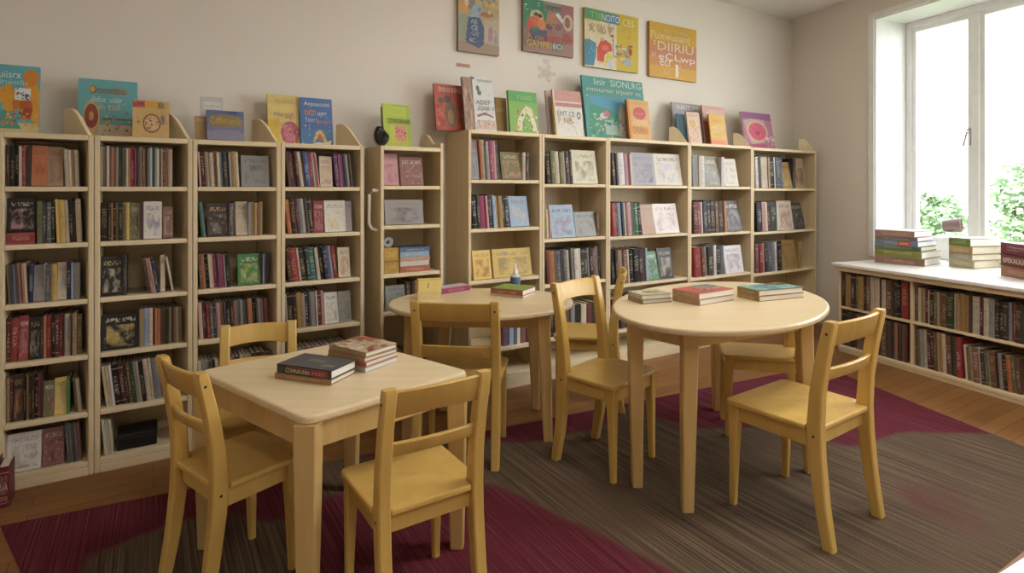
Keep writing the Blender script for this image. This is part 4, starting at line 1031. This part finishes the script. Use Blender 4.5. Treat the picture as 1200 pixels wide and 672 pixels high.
display('R2', 681, 752, 93, 'largest teal picture book with white lettering on top of the bookcases', 0x4a7f7c, [
    (Rr, 0, 0, 1, 1, 0x56a09c), (Rr, .1, .40, .95, .68, 0x5aa2c0), ('P', [(.02, 0), (.6, 0), (.62, .3), (.44, .46), (.2, .52), (.1, .56)], 0x4f9a80), (Tt, 'linlr  SIONLRG', .18, .86, .96, .97, 0xd4e6dc), (Tt, 'rmvurnir irpurr nc', .06, .72, .96, .82, 0xdcd8c4),
    (Rr, .30, .06, .5, .3, 0xa9c4bc), ('P', [(.5, 0), (.78, 0), (.76, .42), (.66, .52), (.58, .58), (.54, .42)], 0xc8c4b8), (Ee, .28, .36, .05, .05, 0xe0d4d4), (Ee, .34, .40, .05, .06, 0xc07f8c), ('X', 36, .08, .02, .56, .44, [0x3f8a78, 0x6fb09a, 0x8fc0a8, 0xd0b8b8], .035), ('X', 20, .56, .04, .78, .4, [0xd8a890, 0xe0d8cc, 0xc09080], .03)], setb=.12, th=.014, tilt=9, dz=.008)
display('R3', 734, 759, 118, 'small orange picture book with a red oval, in front of the large teal one', 0xc87a34, [
    (Rr, 0, 0, 1, 1, 0xdcae72), (Rr, 0, 0, .1, 1, 0xd98a3c), (Ee, .54, .66, .30, .16, 0xcf5a62), (Tt, 'nuir', .34, .62, .74, .70, 0xe09a9a), (Tt, 'liiiir', .2, .88, .8, .95, 0xcfa070), (Tt, 'DRRRB', .16, .14, .88, .32, 0xd9883c), (Rr, .18, .36, .88, .5, 0xe2bc84)], setb=.04, th=.02, tilt=8)
display('R4', 787, 820, 122, 'grey mauve picture book with white capitals, leaning behind two small books', 0xb0a8a4, [
    (Rr, 0, 0, 1, 1, 0xaaa2a8), (Tt, 'SNATSUMS', .14, .84, .92, .95, 0xf0ecec), ('X', 14, .5, .1, .95, .7, [0xb8aeb0, 0x9f9698], .08)], setb=.19, th=.018, tilt=9, dz=.004)
display('R4', 793, 803, 134, 'slim pale blue book in front of the grey mauve one', 0x6f9ab4, [(Rr, 0, 0, 1, 1, 0x8ab4cc), (Rr, 0, 0, .3, 1, 0x6a8fa4)], setb=.13, th=.014, tilt=8, dz=.004)
display('R4', 804, 819, 132, 'peach picture book in front of the grey mauve one', 0xd8b8a0, [
    (Rr, 0, 0, 1, 1, 0xdcbca4), (Tt, 'nrumi', .12, .86, .8, .94, 0xb87a70), (Ee, .4, .62, .22, .14, 0xe0b060), ('X', 46, .05, .03, .95, .8, [0xc88a6c, 0xe8ccb4, 0xd8a070, 0xb8a090], .05)], setb=.07, th=.014, tilt=8)
display('R4', 822, 848, 125, 'dusty pink book standing behind the small yellow one', 0xbf8f80, [(Rr, 0, 0, 1, 1, 0xcf9f90), (Tt, 'ARIRIIRI', .16, .76, .96, .9, 0xe2c8bc), (Rr, 0, 0, .3, .6, 0xa06a50)], setb=.10, th=.016, tilt=8)
display('R4', 830, 848, 135, 'small yellow picture book with rows of white lettering', 0xc8942e, [
    (Rr, 0, 0, 1, 1, 0xe0b044), (Rr, 0, 0, 1, .14, 0xdf8060), (Tt, 'rBCrB', .1, .5, .88, .62, 0xf2e8c8), (Tt, 'GPRPD', .1, .36, .88, .48, 0xf0e4bc), (Tt, 'cuiul', .1, .22, .88, .32, 0xead8a8), (Tt, 'idur', .2, .74, .8, .86, 0xd09a34)], setb=.03, th=.014, tilt=8)
display('R5', 868, 902, 133, 'purple picture book with a pink oval on the corner bookcase', 0xd8c4b4, [
    (Rr, 0, 0, 1, 1, 0xb87a98), (Rr, 0, .80, 1, 1, 0x9a5a90), ('P', [(.04, .74), (.3, .82), (.74, .80), (.8, .40), (.6, .14), (.2, .1)], 0xbcb0a0), (Ee, .46, .46, .36, .32, 0xd8b898), (Ee, .46, .46, .30, .25, 0xd65a78), (Ee, .46, .42, .08, .06, 0xa04a60), (Rr, .1, 0, .72, .1, 0xb04f78), ('X', 14, .74, .02, .98, .46, [0xd8b8b0, 0xcfa0b0, 0xe8d8d0], .06), (Tt, 'rrunlr', .1, .78, .6, .82, 0xd0c0c8)], setb=.13, th=.02, tilt=10, dz=.010)

# glossy dark ornament on the narrow bookcase
u = UNITS['N']; q = u['p0'] - u['d'] * (0.045) + AN * 0.0
uL = UNITS['L4']; pb, _y = plane_a(421, 0.07)[1], 0
t = thing('oval_ornament', 'glossy black pointed oval ornament with a pale rim, left of the lime green book', 'ornament', (plane_a(455, .12)[1].x, plane_a(455, .12)[1].y, UNITS['N']['rows'][0]), UNITS['N']['ang'])
t.scale = (1.15, 1.0, 1.15); t.location = (*plane_a(448.5, .03)[1], UNITS['N']['rows'][0] + 0.0005)
def teardrop(y0, y1, k, mi_r):
    b = MB(); n = 22
    pr = []
    for i in range(n):
        a = 2 * PI * i / n; x, z = math.cos(a), math.sin(a)
        pr.append((k * (0.042 * x * (1 - .35 * max(0, z)) - .018 * max(0, z)), 0.052 + k * 0.052 * z))
    rings = []
    for yy, sc_ in ((y0, .70), (y0 + (y1 - y0) * .25, .95), (y0 + (y1 - y0) * .5, 1), (y0 + (y1 - y0) * .75, .95), (y1, .7)):
        rings.append([(x * sc_, yy, .052 + (z - .052) * sc_) for x, z in pr])
    b.loft(rings); return b
teardrop(0, .035, 0.96, 0).build('shell', M['black_plastic'], t, smooth='auto')
teardrop(.036, .05, 1.0, 0).build('rim', M['metal'], t, smooth='auto')['label'] = 'pale metal rim'

# ------------------------------------------------------------------ pictures on the wall
def wall_picture(pxl, pxr, ytl, ybl, label, edge, shapes, seed=1, name='canvas_picture', th=0.025):
    base = A0 + AN * (WALL_D - th - 0.002)
    pl, pr = hit(pxl, base, AX)[1], hit(pxr, base, AX)[1]
    z1, z0 = zat(ytl, pl.y), zat(ybl, pl.y)
    t = thing(name, label, 'picture', (pl.x, pl.y, z0), ang(AX), 'canvas pictures on the back wall')
    w, h = (pr - pl).length, z1 - z0
    b = MB(); b.box(0, w, 0, th, 0, h); b.build('canvas', plain('canvas_edge', edge, 0.7), t, bevel=0.002)
    cover_print(t, w, h, busy(shapes, 70, .8, .016), 'printed_picture', seed=seed)
    return t
wall_picture(537, 585, -14, 59, 'canvas picture of a blue figure, endmost and highest on the wall', (150, 128, 92), [
    (Rr, 0, 0, 1, 1, 0xb9a888), (Rr, 0, .0, 1, .16, 0xa88f80), (Rr, .0, .16, .22, .60, 0x9aa492), (Rr, .3, .78, 1, 1, 0xcdb97a), (Rr, 0, .84, .3, 1, 0xcfc06a), (Rr, .24, .7, .40, 1, 0x8f8d86), ('P', [(.16, .16), (.5, .08), (.62, .16), (.62, .42), (.52, .58), (.24, .58)], 0x4e6488), ('P', [(.26, .56), (.5, .60), (.62, .72), (.5, .82), (.34, .76)], 0x9fb4c4),
    ('P', [(.5, .62), (.72, .60), (.86, .64), (.8, .70), (.56, .68)], 0xb07a50), (Ee, .14, .72, .10, .10, 0xe0a05c), (Ee, .2, .8, .05, .06, 0xe8d0c0), (Rr, .62, .2, 1, .56, 0xc4b49c), ('P', [(.72, .22), (.82, .22), (.84, .4), (.78, .48), (.72, .4)], 0xb08a9c), ('P', [(.86, .2), (.96, .2), (.95, .36), (.9, .42)], 0x9f9ab0),
    (Tt, 'AB', .28, .46, .44, .54, 0xb8c4d4), (Tt, 'CE', .3, .36, .46, .44, 0xc8d0d8), (Tt, 'OIJ', .3, .26, .46, .34, 0xaebccc), (Tt, 'RC', .26, .16, .40, .23, 0xc0c8d0), ('X', 24, .4, .7, 1, 1, [0xd8c890, 0xc0a070, 0x8a9098], .05)], seed=3)
wall_picture(613, 672, -4, 59, 'canvas picture in dark green and mauve with red and yellow lettering', (140, 118, 96), [
    (Rr, 0, 0, 1, 1, 0xa08078), (Rr, 0, .42, .48, 1, 0x3f8a70), (Rr, .40, .82, .74, 1, 0x8a8a80), (Rr, .74, .6, 1, 1, 0xa06a74), (Rr, 0, .1, .4, .44, 0x8f7a70), (Rr, .12, .24, .46, .44, 0x56607a), (Ee, .26, .68, .13, .12, 0xd8c49c), (Ee, .22, .58, .12, .10, 0xd9704a), (Ee, .36, .54, .08, .10, 0xe08a5c), (Ee, .12, .50, .06, .09, 0xd8564c), (Ee, .24, .72, .05, .04, 0x3f5a50), (Ee, .32, .70, .05, .04, 0x50483c),
    ('P', [(.42, .44), (.46, .78), (.6, .8), (.7, .5)], 0xb8826a), ('P', [(.62, .78), (.86, .54), (.9, .6), (.68, .82)], 0xe6e2d8), (Ee, .88, .66, .10, .16, 0xcfc0a0), (Ee, .87, .66, .06, .11, 0xa06a74), (Ee, .5, .52, .07, .06, 0x6a5a6a), (Ee, .68, .54, .07, .06, 0x8a6070),
    (Tt, 'riumuus', .40, .24, .94, .40, 0xcf4a48), (Tt, 'FN', .8, .3, .98, .44, 0xc85a5a), (Tt, 'GAMPRI', .06, .10, .54, .22, 0xe6bc58), (Rr, .54, .08, .78, .24, 0x7a7a78), (Tt, 'BCI', .57, .11, .75, .21, 0xe0e4e4), (Tt, 'A cin', .06, .24, .38, .34, 0xd89a5c), (Tt, 'nnrrn', .42, .84, .72, .93, 0x5f5f60), ('X', 10, .02, .76, .3, .98, [0xe8e4d8], .02)], seed=4)
wall_picture(685, 748, 8, 77, 'yellow canvas picture with a green title band and red arch', (168, 148, 66), [
    (Rr, 0, 0, 1, 1, 0xd6b83a), (Rr, 0, .0, .58, .80, 0xe4d8b8), ('P', [(0, .82), (.60, .80), (.62, .98), (0, 1)], 0x5f9f78), (Rr, .38, .80, .63, .97, 0x5a8ab0), (Tt, 'TIE', .08, .84, .30, .94, 0x8fd08a), (Tt, 'NOITO', .30, .82, .62, .94, 0xe4f0f0), (Tt, 'CES', .68, .80, .90, .92, 0xf0e6a8), (Tt, 'X iiu F', .06, .60, .5, .72, 0xb0906a), (Tt, 'r ru nl', .1, .68, .52, .78, 0xc0a884),
    ('P', [(0, .02), (.16, .02), (.2, .2), (.2, .42), (.1, .46), (0, .46)], 0x4a8fae), ('P', [(.22, .12), (.34, .10), (.36, .24), (.42, .30), (.50, .32), (.48, .44), (.38, .50), (.28, .46), (.22, .34)], 0xd8503c), (Ee, .37, .36, .06, .05, 0xe6785a), ('P', [(.36, .1), (.46, .1), (.5, .24), (.42, .28), (.38, .22)], 0xe0d048), (Rr, .42, 0, .48, .18, 0xc8d4dc), (Rr, .51, .20, .52, .60, 0x5a5248), ('P', [(.44, .58), (.52, .62), (.52, .56)], 0xa04a34),
    ('X', 34, .54, .16, .86, .42, [0x8a94b0, 0xe6dcc0, 0x6f7f9f, 0xb8a060, 0xd8e0e4], .035), (Ee, .84, .36, .035, .07, 0xb83c34), (Rr, .80, .44, .88, .47, 0x6a6048), (Ee, .78, .16, .10, .05, 0xa8b4c8)], seed=5)
wall_picture(761, 816, 24, 89, 'orange canvas picture with white lettering, nearest the window', (176, 134, 66), [
    (Rr, 0, 0, 1, 1, 0xdea842), (Rr, 0, .22, 1, .66, 0xd6935c), (Rr, 0, .40, 1, .56, 0xd08a68), (Rr, 0, .66, 1, 1, 0xd9ac3c), (Tt, 'ei iniiii', .30, .84, .78, .93, 0xd9c080), (Tt, 'Puxwunan(', .02, .66, .86, .84, 0xeedcae), (Tt, 'DIIRIU', .16, .50, .92, .66, 0xefe2c0), (Tt, 'eCLwp', .18, .30, .96, .46, 0xf6f2ea), (Tt, 'ecr', .2, .22, .46, .34, 0xf4eee2), (Rr, .54, .04, .60, .28, 0xf2ead6), (Tt, 'pu', .04, .34, .12, .44, 0xe8cfa0), (Tt, 'ir', .28, .06, .42, .14, 0xe6c890)], seed=6)
base = A0 + AN * (WALL_D - .004)
p0 = hit(535, base, AX)[1]
t = thing('wall_decal', 'small reddish brown strip stuck on the wall under the blue figure picture', 'decal', (p0.x, p0.y, zat(77.5, p0.y)), ang(AX)); t.name = 'sticker_strip'
b = MB(); b.box(0, (hit(551, base, AX)[1] - p0).length, 0.001, 0.003, 0, 0.022); b.build('strip', plain('sticker_brown', (186, 146, 128)), t)
p0 = hit(627, base, AX)[1]; ww = (hit(653, base, AX)[1] - p0).length
t = thing('sticker_doodle', 'faint flower doodle sticker on the wall below the green mauve picture', 'decal', (p0.x, p0.y, zat(95, p0.y)), ang(AX))
def lobes(k): return [(.5 + k * (.34 + .12 * math.cos(5 * q * PI / 20)) * math.cos(q * PI / 20), .36 + k * (.26 + .10 * math.cos(5 * q * PI / 20)) * math.sin(q * PI / 20)) for q in range(40)]
cover_print(t, ww, 0.19, [('P', lobes(1.0), 0xcbbfae), ('P', lobes(.86), 0xdcd3c8), ('P', lobes(.45), 0xc8bca0), ('P', lobes(.3), 0xdcd3c8), (Tt, 'VNT', .34, .72, .64, .9, 0xb8aca0)], 'doodle_print').location = (0, .002, 0)
# ------------------------------------------------------------------ books lying on the tables and the low bookcase
def lie(pl, pr, pd, ztop_px=None, h=0.7, th=0.02, z=0.0, label='', cover=0x888888, shapes=None, dl=0.0, twist=0.0, pages='white_pages', group=None, seed=1, ink=None, dscale=1.0, lscale=1.0, name='book'):
    """spine from pl to pr (floor points), reaching back to pd"""
    ln = (pr - pl).length * lscale; a = ang(pr - pl) + twist
    d = abs((pd - pr).dot(V2(-(pr - pl).normalized().y, (pr - pl).normalized().x))) * dscale
    return parts_book(name, label, 'book', (th, d, ln), 'flat', (pl.x, pl.y, z), (0, 0, a), cover, shapes, group, pages, seed, ink)
zt = RT_H + RUGZ + .0006
pl, pr, pd = on(322, 446, RT_H), on(388, 455, RT_H), on(427, 441, RT_H)
g = 'books lying on the square table'
lie(pl, pr, pd, th=.018, z=zt, label='tan covered book at the bottom of the front pile on the square table', cover=0xb08a5e, group=g)
DARKB = [(Rr, 0, 0, 1, 1, 0x4c4f54), (Tt, 'Cily', .38, .42, .66, .66, 0x9a968c), (Ee, .42, .56, .1, .1, 0x6f6e6a), (Tt, 'cim', .70, .22, .92, .40, 0xc4b898), ('X', 8, .5, .2, .98, .6, [0x62646a, 0x7a7872], .03)]
t = lie(pl + V2(.006, .004), pr, pd, th=.030, z=zt + .0185, label='dark slate book with a red and black spine lying on the tan one', cover=0x454549, shapes=DARKB, group=g, dscale=.97, ink=(.7, .6, .45))
ln = (pr - pl).length
k = cover_print(t, ln * .98, .030, [(Rr, .12, .1, 1, .94, 0x2a2024), (Rr, .18, .82, .98, .92, 0xa8443e), (Tt, 'CONNAUNN', .18, .22, .62, .72, 0xe0cfa8), (Rr, .64, .18, .95, .76, 0x8a3040), (Tt, 'rocr', .68, .3, .9, .66, 0xcf7f86)], 'spine_print'); k.location = (0, -.003, 0)
pl, pr, pd = on(383, 430, RT_H), on(428, 440.5, RT_H), on(483, 430, RT_H)
cols = [(0xc8c2b4, 'white edged book at the bottom of the back pile on the square table', .019), (0xb8735a, 'white paged book with a rusty spine, second in the back pile', .019), (0xb88a62, 'cream paged book, third up in the back pile on the square table', .015), (0xb79a74, 'mottled book with red and cream cover topping the back pile', .018)]
z = zt
MOT = [(Rr, 0, 0, 1, 1, 0xcdb898), ('X', 60, .02, .02, .98, .98, [0xb0553e, 0xd8c8a8, 0x8f6f4e, 0xe8dcc4, 0xa88860, 0xbc7a58], .09), (Rr, .1, .8, .5, .97, 0xb85a40)]
for i, (c, lb, th) in enumerate(cols):
    lie(pl + V2(.002, .003) * i, pr, pd, th=th, z=z, label=lb, cover=c, shapes=MOT if i == 3 else None, group=g, dscale=1 - .03 * i, twist=(.0, .02, -.02, .01)[i], seed=9); z += th + .0006
# round table by the window: three piles
g = 'books piled on the round table by the window'
zt = T1_H + RUGZ + .0006
def pile(a, c, e, H, items, where, big=1.0):
    pl, pr, pd = on(*a, H), on(*c, H), on(*e, H); z = H + RUGZ + .0006
    for i, (col, lb, th, shp) in enumerate(items):
        lie(pl, pr, pd, th=th, z=z, label=lb, cover=col, shapes=shp, group=where, dscale=big * (1 - .03 * i), twist=.03 * (-1) ** i * (i > 0), seed=20 + i); z += th + .0006
pile((736, 353.5), (753, 359), (787, 357.5), T1_H, [(0xa08a6c, 'brown book at the bottom of the pile nearest the far chair', .020, None),
     (0xb8b4a0, 'thin book with a green and orange cover on the smallest pile', .022, [(Rr, 0, 0, 1, 1, 0xb8b090), (Ee, .5, .5, .40, .40, 0xd6d2c0), (Ee, .5, .55, .30, .3, 0x8a9a50), ('X', 20, .25, .3, .75, .8, [0xd9a84a, 0x7f9a58, 0xc8742e], .08)])], g, 1.16)
pile((788, 354.5), (820, 361), (867, 357), T1_H, [(0xb89672, 'cream paged book under the red covered one on the round table', .027, None),
     (0xc0987c, 'red and grey covered book topping the middle pile on the round table', .030, [(Rr, 0, 0, 1, 1, 0xc8584a), (Rr, 0, .45, .6, 1, 0x8a8680), ('X', 44, 0, .4, .7, 1, [0xb8b0a0, 0x5f5a58, 0xd0a890, 0x7f8890], .07), ('X', 16, .3, 0, 1, .5, [0xd87a68, 0xb84438], .07)])], g, 1.16)
pile((864, 350), (890, 356), (943, 353), T1_H, [(0xa88a58, 'cream paged book under the teal covered one on the round table', .025, None),
     (0x9a7a40, 'teal landscape covered book topping the pile nearest the window', .028, [(Rr, 0, 0, 1, 1, 0x74aca4), (Rr, 0, .6, .4, 1, 0x5f6a58), ('P', [(.2, .2), (.6, .3), (1, .25), (1, .55), (.5, .6), (.2, .5)], 0x4f86a0), ('X', 40, 0, 0, 1, 1, [0x8fc0b4, 0x5f9a8c, 0xb0cfc0, 0x4a6f60, 0xd8d4b8], .06), ('X', 22, 0, .4, .35, 1, [0x4f4a3c, 0x8a7a50, 0xb09a5c], .07)])], g, 1.16)
g = 'books on the middle round table'
pile((575, 348), (613, 351.5), (636, 346), T2_H, [(0xd8d0b8, 'cream book beneath the green topped one on the middle table', .012, None),
     (0xb0644c, 'rusty spined book under a grass green cover on the middle table', .030, [(Rr, 0, 0, 1, 1, 0x86a648), (Rr, 0, .8, 1, 1, 0x9ab85c), ('X', 14, 0, 0, 1, 1, [0x7c9c40, 0x92b450], .12)])], g)
pile((519, 346.5), (551, 341.5), (560, 336), T2_H, [(0xa83868, 'magenta book with pale spine lettering lying on the middle table', .030, [(Rr, 0, 0, 1, 1, 0xd8c8cc)])], g)
# pale yellow box standing on the middle table
p = on(490, 353.5, T2_H); p2 = on(517, 352, T2_H)
t = thing('card_box', 'pale yellow card box standing on the middle round table beside the magenta book', 'box', (p.x, p.y, T2_H + RUGZ + .0006), ang(p2 - p))
wb_ = (p2 - p).length
b = MB(); b.box(0, wb_, 0, .035, 0, .105); b.build('box_body', plain('yellow_card', (232, 212, 138)), t, bevel=.002)
b = MB(); b.box(-.001, wb_ + .001, -.001, .036, .1055, .112); b.build('box_lid', plain('yellow_card_lid', (226, 200, 116)), t, bevel=.001)
cover_print(t, wb_, .105, [('P', [(.40, .62), (.44, .60), (.47, .84), (.44, .88)], 0x8a7a48), (Rr, 0, 0, 1, .42, 0xe6cf94)], 'label_print')
# glue bottle
p = V2(0.020, 3.492)
t = thing('glue_bottle', 'small glue bottle with white nozzle and blue grey label behind the green book', 'bottle', (p.x, p.y, T2_H + RUGZ + .0006)); t.scale = (1.1, 1.1, 1.42)
b = MB(); b.lathe([(.022, 0), (.026, .003), (.027, .05), (.025, .062), (.012, .068)], 24); b.build('bottle_body', plain('bottle_white', (206, 210, 214)), t, smooth='auto')
b = MB(); b.lathe([(.0275, .012), (.0278, .014), (.0278, .054), (.0275, .056)], 24); b.build('bottle_label', plain('bottle_label_blue', (92, 106, 140)), t, smooth='auto')['label'] = 'blue grey label'
b = MB(); b.lathe([(.013, .069), (.013, .082), (.008, .087), (.004, .112), (.002, .113)], 20); b.build('nozzle', M['white_paint'], t, smooth='auto')['label'] = 'white nozzle'

# stacks on top of the low bookcase
def wstack(a, c, e, items, grp):
    pl, pr, pd = on(*a, LH), on(*c, LH), on(*e, LH); z = LH + .0006; Y = pr.y
    for i, (col, lb, px, shp, spn, pg) in enumerate(items):
        th = px * Y / F
        ins = V2(0.004, 0.006) * i
        t = lie(pl + ins, pr + ins * .5, pd, th=th, z=z, label=lb, cover=col, shapes=shp, group=grp, dscale=max(.6, 1 - .03 * i), lscale=max(.6, 1 - .035 * i), twist=.035 * (-1) ** i, pages=pg, seed=40 + i)
        if spn: 
            k = cover_print(t, (pr - pl).length * max(.6, 1 - .035 * i), th, spn, 'spine_print'); k.location = (0, -th * .11, 0)
        z += th + .0006
g = 'books stacked on the low bookcase'
wstack((1025, 307.5), (1083, 313), (1120, 310.5), [
    (0xa0786a, 'pinkish brown book at the bottom of the tallest window stack', 8.5, None, None, 'white_pages'),
    (0x8a8a44, 'olive green book second from the bottom of the tallest window stack', 8.5, None, None, 'white_pages'),
    (0x6f8460, 'thin dull green book in the middle of the tallest window stack', 5, None, None, 'white_pages'),
    (0x7a88a8, 'blue grey book with a red label in the tallest window stack', 6, None, [(Rr, .55, .05, .85, .95, 0xb84a3a), (Tt, 'mm', .6, .3, .8, .7, 0xe8c8b0)], 'white_pages'),
    (0x8a7f78, 'thin grey book below the top of the tallest window stack', 5, None, None, 'white_pages'),
    (0xb08a7c, 'pinkish brown book on top of the tallest window stack', 7, [(Rr, 0, 0, 1, 1, 0xd8ccc4)], None, 'white_pages')], g)
wstack((1112, 312), (1141, 315.5), (1160, 311), [
    (0xc0b690, 'cream book at the bottom of the short green topped window stack', 9, None, None, 'pages'),
    (0xa8a090, 'grey book second up in the short green topped window stack', 7, None, None, 'pages'),
    (0xb8986a, 'tan book under the green one in the short window stack', 9, None, None, 'pages'),
    (0x6a7f38, 'green book on top of the short window stack', 9.5, [(Rr, 0, 0, 1, 1, 0xd8dccc)], None, 'white_pages')], g)
wstack((1173, 323), (1212, 331), (1240, 321), [
    (0xb07a62, 'tan book at the bottom of the dark red window stack', 13, None, None, 'pages'),
    (0x7a2c2c, 'dark red book with white capitals in the last window stack', 15, None, [(Rr, 0, .86, 1, .94, 0x5a1c1c), (Rr, 0, .06, 1, .12, 0x5a1c1c), (Tt, 'BMXAUUN', .14, .30, .95, .70, 0xe6d8cc)], 'pages'),
    (0x7c2444, 'wine coloured book on top of the dark red window stack', 13.5, [(Rr, 0, 0, 1, 1, 0x8a3050)], None, 'pages')], g)
# small lamp-like thing behind the stacks
p = on(1114, 300.5, LH) ; 
t = thing('small_lamp', 'small lamp with a tilted brown drum head behind the window stacks', 'lamp', (p.x, p.y, LH + .0006))
b = MB(); b.lathe([(.05, 0), (.052, .004), (.05, .012), (.014, .018)], 24); b.build('lamp_base', plain('pale_teal', (176, 206, 206), .4), t, smooth='auto')
b = MB(); b.tube([(0, 0, .0185), (-.01, 0, .10), (-.02, 0, .15), (0, 0, .205)], [.012, .014, .03, .034], 14); b.build('lamp_stem', plain('pale_teal_stem', (172, 204, 206), .4), t, smooth='auto')['label'] = 'pale blue green stem'
b = MB(); rings = []
axis = Vector((.62, -.62, .10)).normalized(); e1 = axis.cross(Vector((0, 0, 1))).normalized(); e2 = e1.cross(axis)
c0 = Vector((.03, .01, .272))
for s_, r_ in ((-.075, .045), (-.07, .052), (.055, .064), (.062, .058), (.055, .054), (.03, .05)):
    rings.append([c0 + axis * s_ + e1 * r_ * math.cos(2 * PI * k / 24) + e2 * r_ * math.sin(2 * PI * k / 24) for k in range(24)])
b.loft(rings); b.build('lamp_head', plain('brown_head', (88, 66, 62), .45), t, smooth='auto')['label'] = 'brown drum head'

# ------------------------------------------------------------------ odd things on the shelves
u = UNITS['N']; zr = u['rows'][3] + .0006
def nl(px, setb=.03): return (hit(px, u['base'] + AN * setb, AX)[1])
pl, pr = nl(469), nl(504)
z = zr; Y = pl.y
for i, (c, lb, px) in enumerate(((0xb86a58, 'coral red book at the bottom of the lying pile in the narrow bookcase', 7), (0xd8d4cc, 'white book second up in the lying pile in the narrow bookcase', 5.5), (0xc8a088, 'peach book third up in the lying pile in the narrow bookcase', 5), (0x9ab4cc, 'pale blue book near the top of the lying pile in the narrow bookcase', 6), (0x5a7898, 'dark blue book topping the lying pile in the narrow bookcase', 5))):
    th = px * Y / F
    parts_book('book', lb, 'book', (th, .15, (pr - pl).length * (1 - .03 * (i % 2))), 'flat', (pl.x, pl.y, z), (0, 0, u['ang']), c, None, 'books lying in the narrow bookcase')
    z += th + .0006
p = nl(450.5); h_ = 29 * Y / F; w_ = (nl(467.5) - p).length
parts_book('picture_book', 'mustard fronted book standing beside the lying pile in the narrow bookcase', 'book', (.02, w_, h_), 'face', (p.x, p.y, zr + .003), (-.06, 0, u['ang']), 0xb08a3c, [(Rr, 0, 0, 1, 1, 0xb8923f), (Tt, 'CNIT', .12, .62, .9, .84, 0xe0c070), (Rr, 0, .40, 1, .50, 0x8a6a30), ('X', 12, .1, .05, .9, .38, [0xc8a454, 0x9a7834], .08)])
p = nl(455, .06)
t = thing('tape_roll', 'grey roll of tape standing on the mustard book in the narrow bookcase', 'tape', (p.x, p.y, zr + h_ + .006), u['ang'])
b = MB()
rings = []
for k in range(25):
    a = 2 * PI * k / 24; cx_, cz_ = math.cos(a), math.sin(a)
    rings.append([(cx_ * r_, y_, .03 + cz_ * r_) for r_, y_ in ((.016, 0), (.030, 0), (.030, .02), (.016, .02))])
b.loft(rings[:-1] + [rings[0]], cap=False); b.build('tape_ring', plain('tape_grey', (150, 156, 166), .3), t, smooth='auto')
b = MB(); rings = []
for k in range(25):
    a = 2 * PI * k / 24; rings.append([(math.cos(a) * r_, y_, .03 + math.sin(a) * r_) for r_, y_ in ((.0125, .001), (.0155, .001), (.0155, .019), (.0125, .019))])
b.loft(rings[:-1] + [rings[0]], cap=False); b.build('core', plain('tape_core', (196, 192, 184), .5), t, smooth='auto')

# black box lying on the lowest shelf, and papers
u2 = UNITS['L2']; p = hit(137, u2['base'] + AN * .05, AX)[1]; p2 = hit(184, u2['base'] + AN * .05, AX)[1]
t = thing('storage_box', 'flat black box lying on the lowest shelf behind the near chair', 'box', (p.x, p.y, u2['rows'][6] + .0006), u2['ang'])
b = MB(); b.box(0, (p2 - p).length, 0, .15, 0, .055); b.build('box_body', plain('black_box', (28, 27, 28), .4), t, bevel=.004)
b = MB(); b.box(-.002, (p2 - p).length + .002, -.002, .152, .0555, .072); b.build('box_lid', plain('black_box_lid', (34, 33, 34), .4), t, bevel=.004)
# wine red books on the floor against the endmost bookcase
for i, (x0, x1, lb) in enumerate(((-8, 4, 'wine red book standing on the floor, half outside the view'), (5, 18, 'maroon book with cream lettering standing on the floor by the endmost bookcase'))):
    base = A0 - AN * 0.03
    p, p2 = hit(x0, base, AX)[1], hit(x1, base, AX)[1]; wd_ = (p2 - p).length; hh = .165 if i else .185
    t = thing('book', lb, 'book', (p.x - AN.x * .12, p.y - AN.y * .12, .0006), ang(AX), 'books on the floor')
    b = book_geo(wd_, .11, hh, .003); nv0 = 22
    half = [k for k, m in enumerate(b.m) if m == 0]
    c = MB(); c.add(b.v[:nv0], [b.f[k] for k in half]); co = c.build('cover', M['spine'], t); co.color = (*hx(0x6f2432 if i else 0x5a1c2a), 1); co['ink'] = [.78, .66, .5]
    c = MB(); c.add(b.v[nv0:], [tuple(q - nv0 for q in b.f[k]) for k in range(len(b.f)) if b.m[k] == 1]); c.build('pages', M['pages'], t)
    k = cover_print(t, wd_, hh, [(Tt, 'IUA', .12, .42, .88, .58, 0xd8c4ae), (Tt, 'onx', .12, .16, .88, .28, 0xd09a78), (Rr, .04, .64, .96, .68, 0x8a3a44), (Rr, .04, .34, .96, .37, 0x8a3a44)], 'spine_print'); k.location = (0, -wd_ * .105, 0)
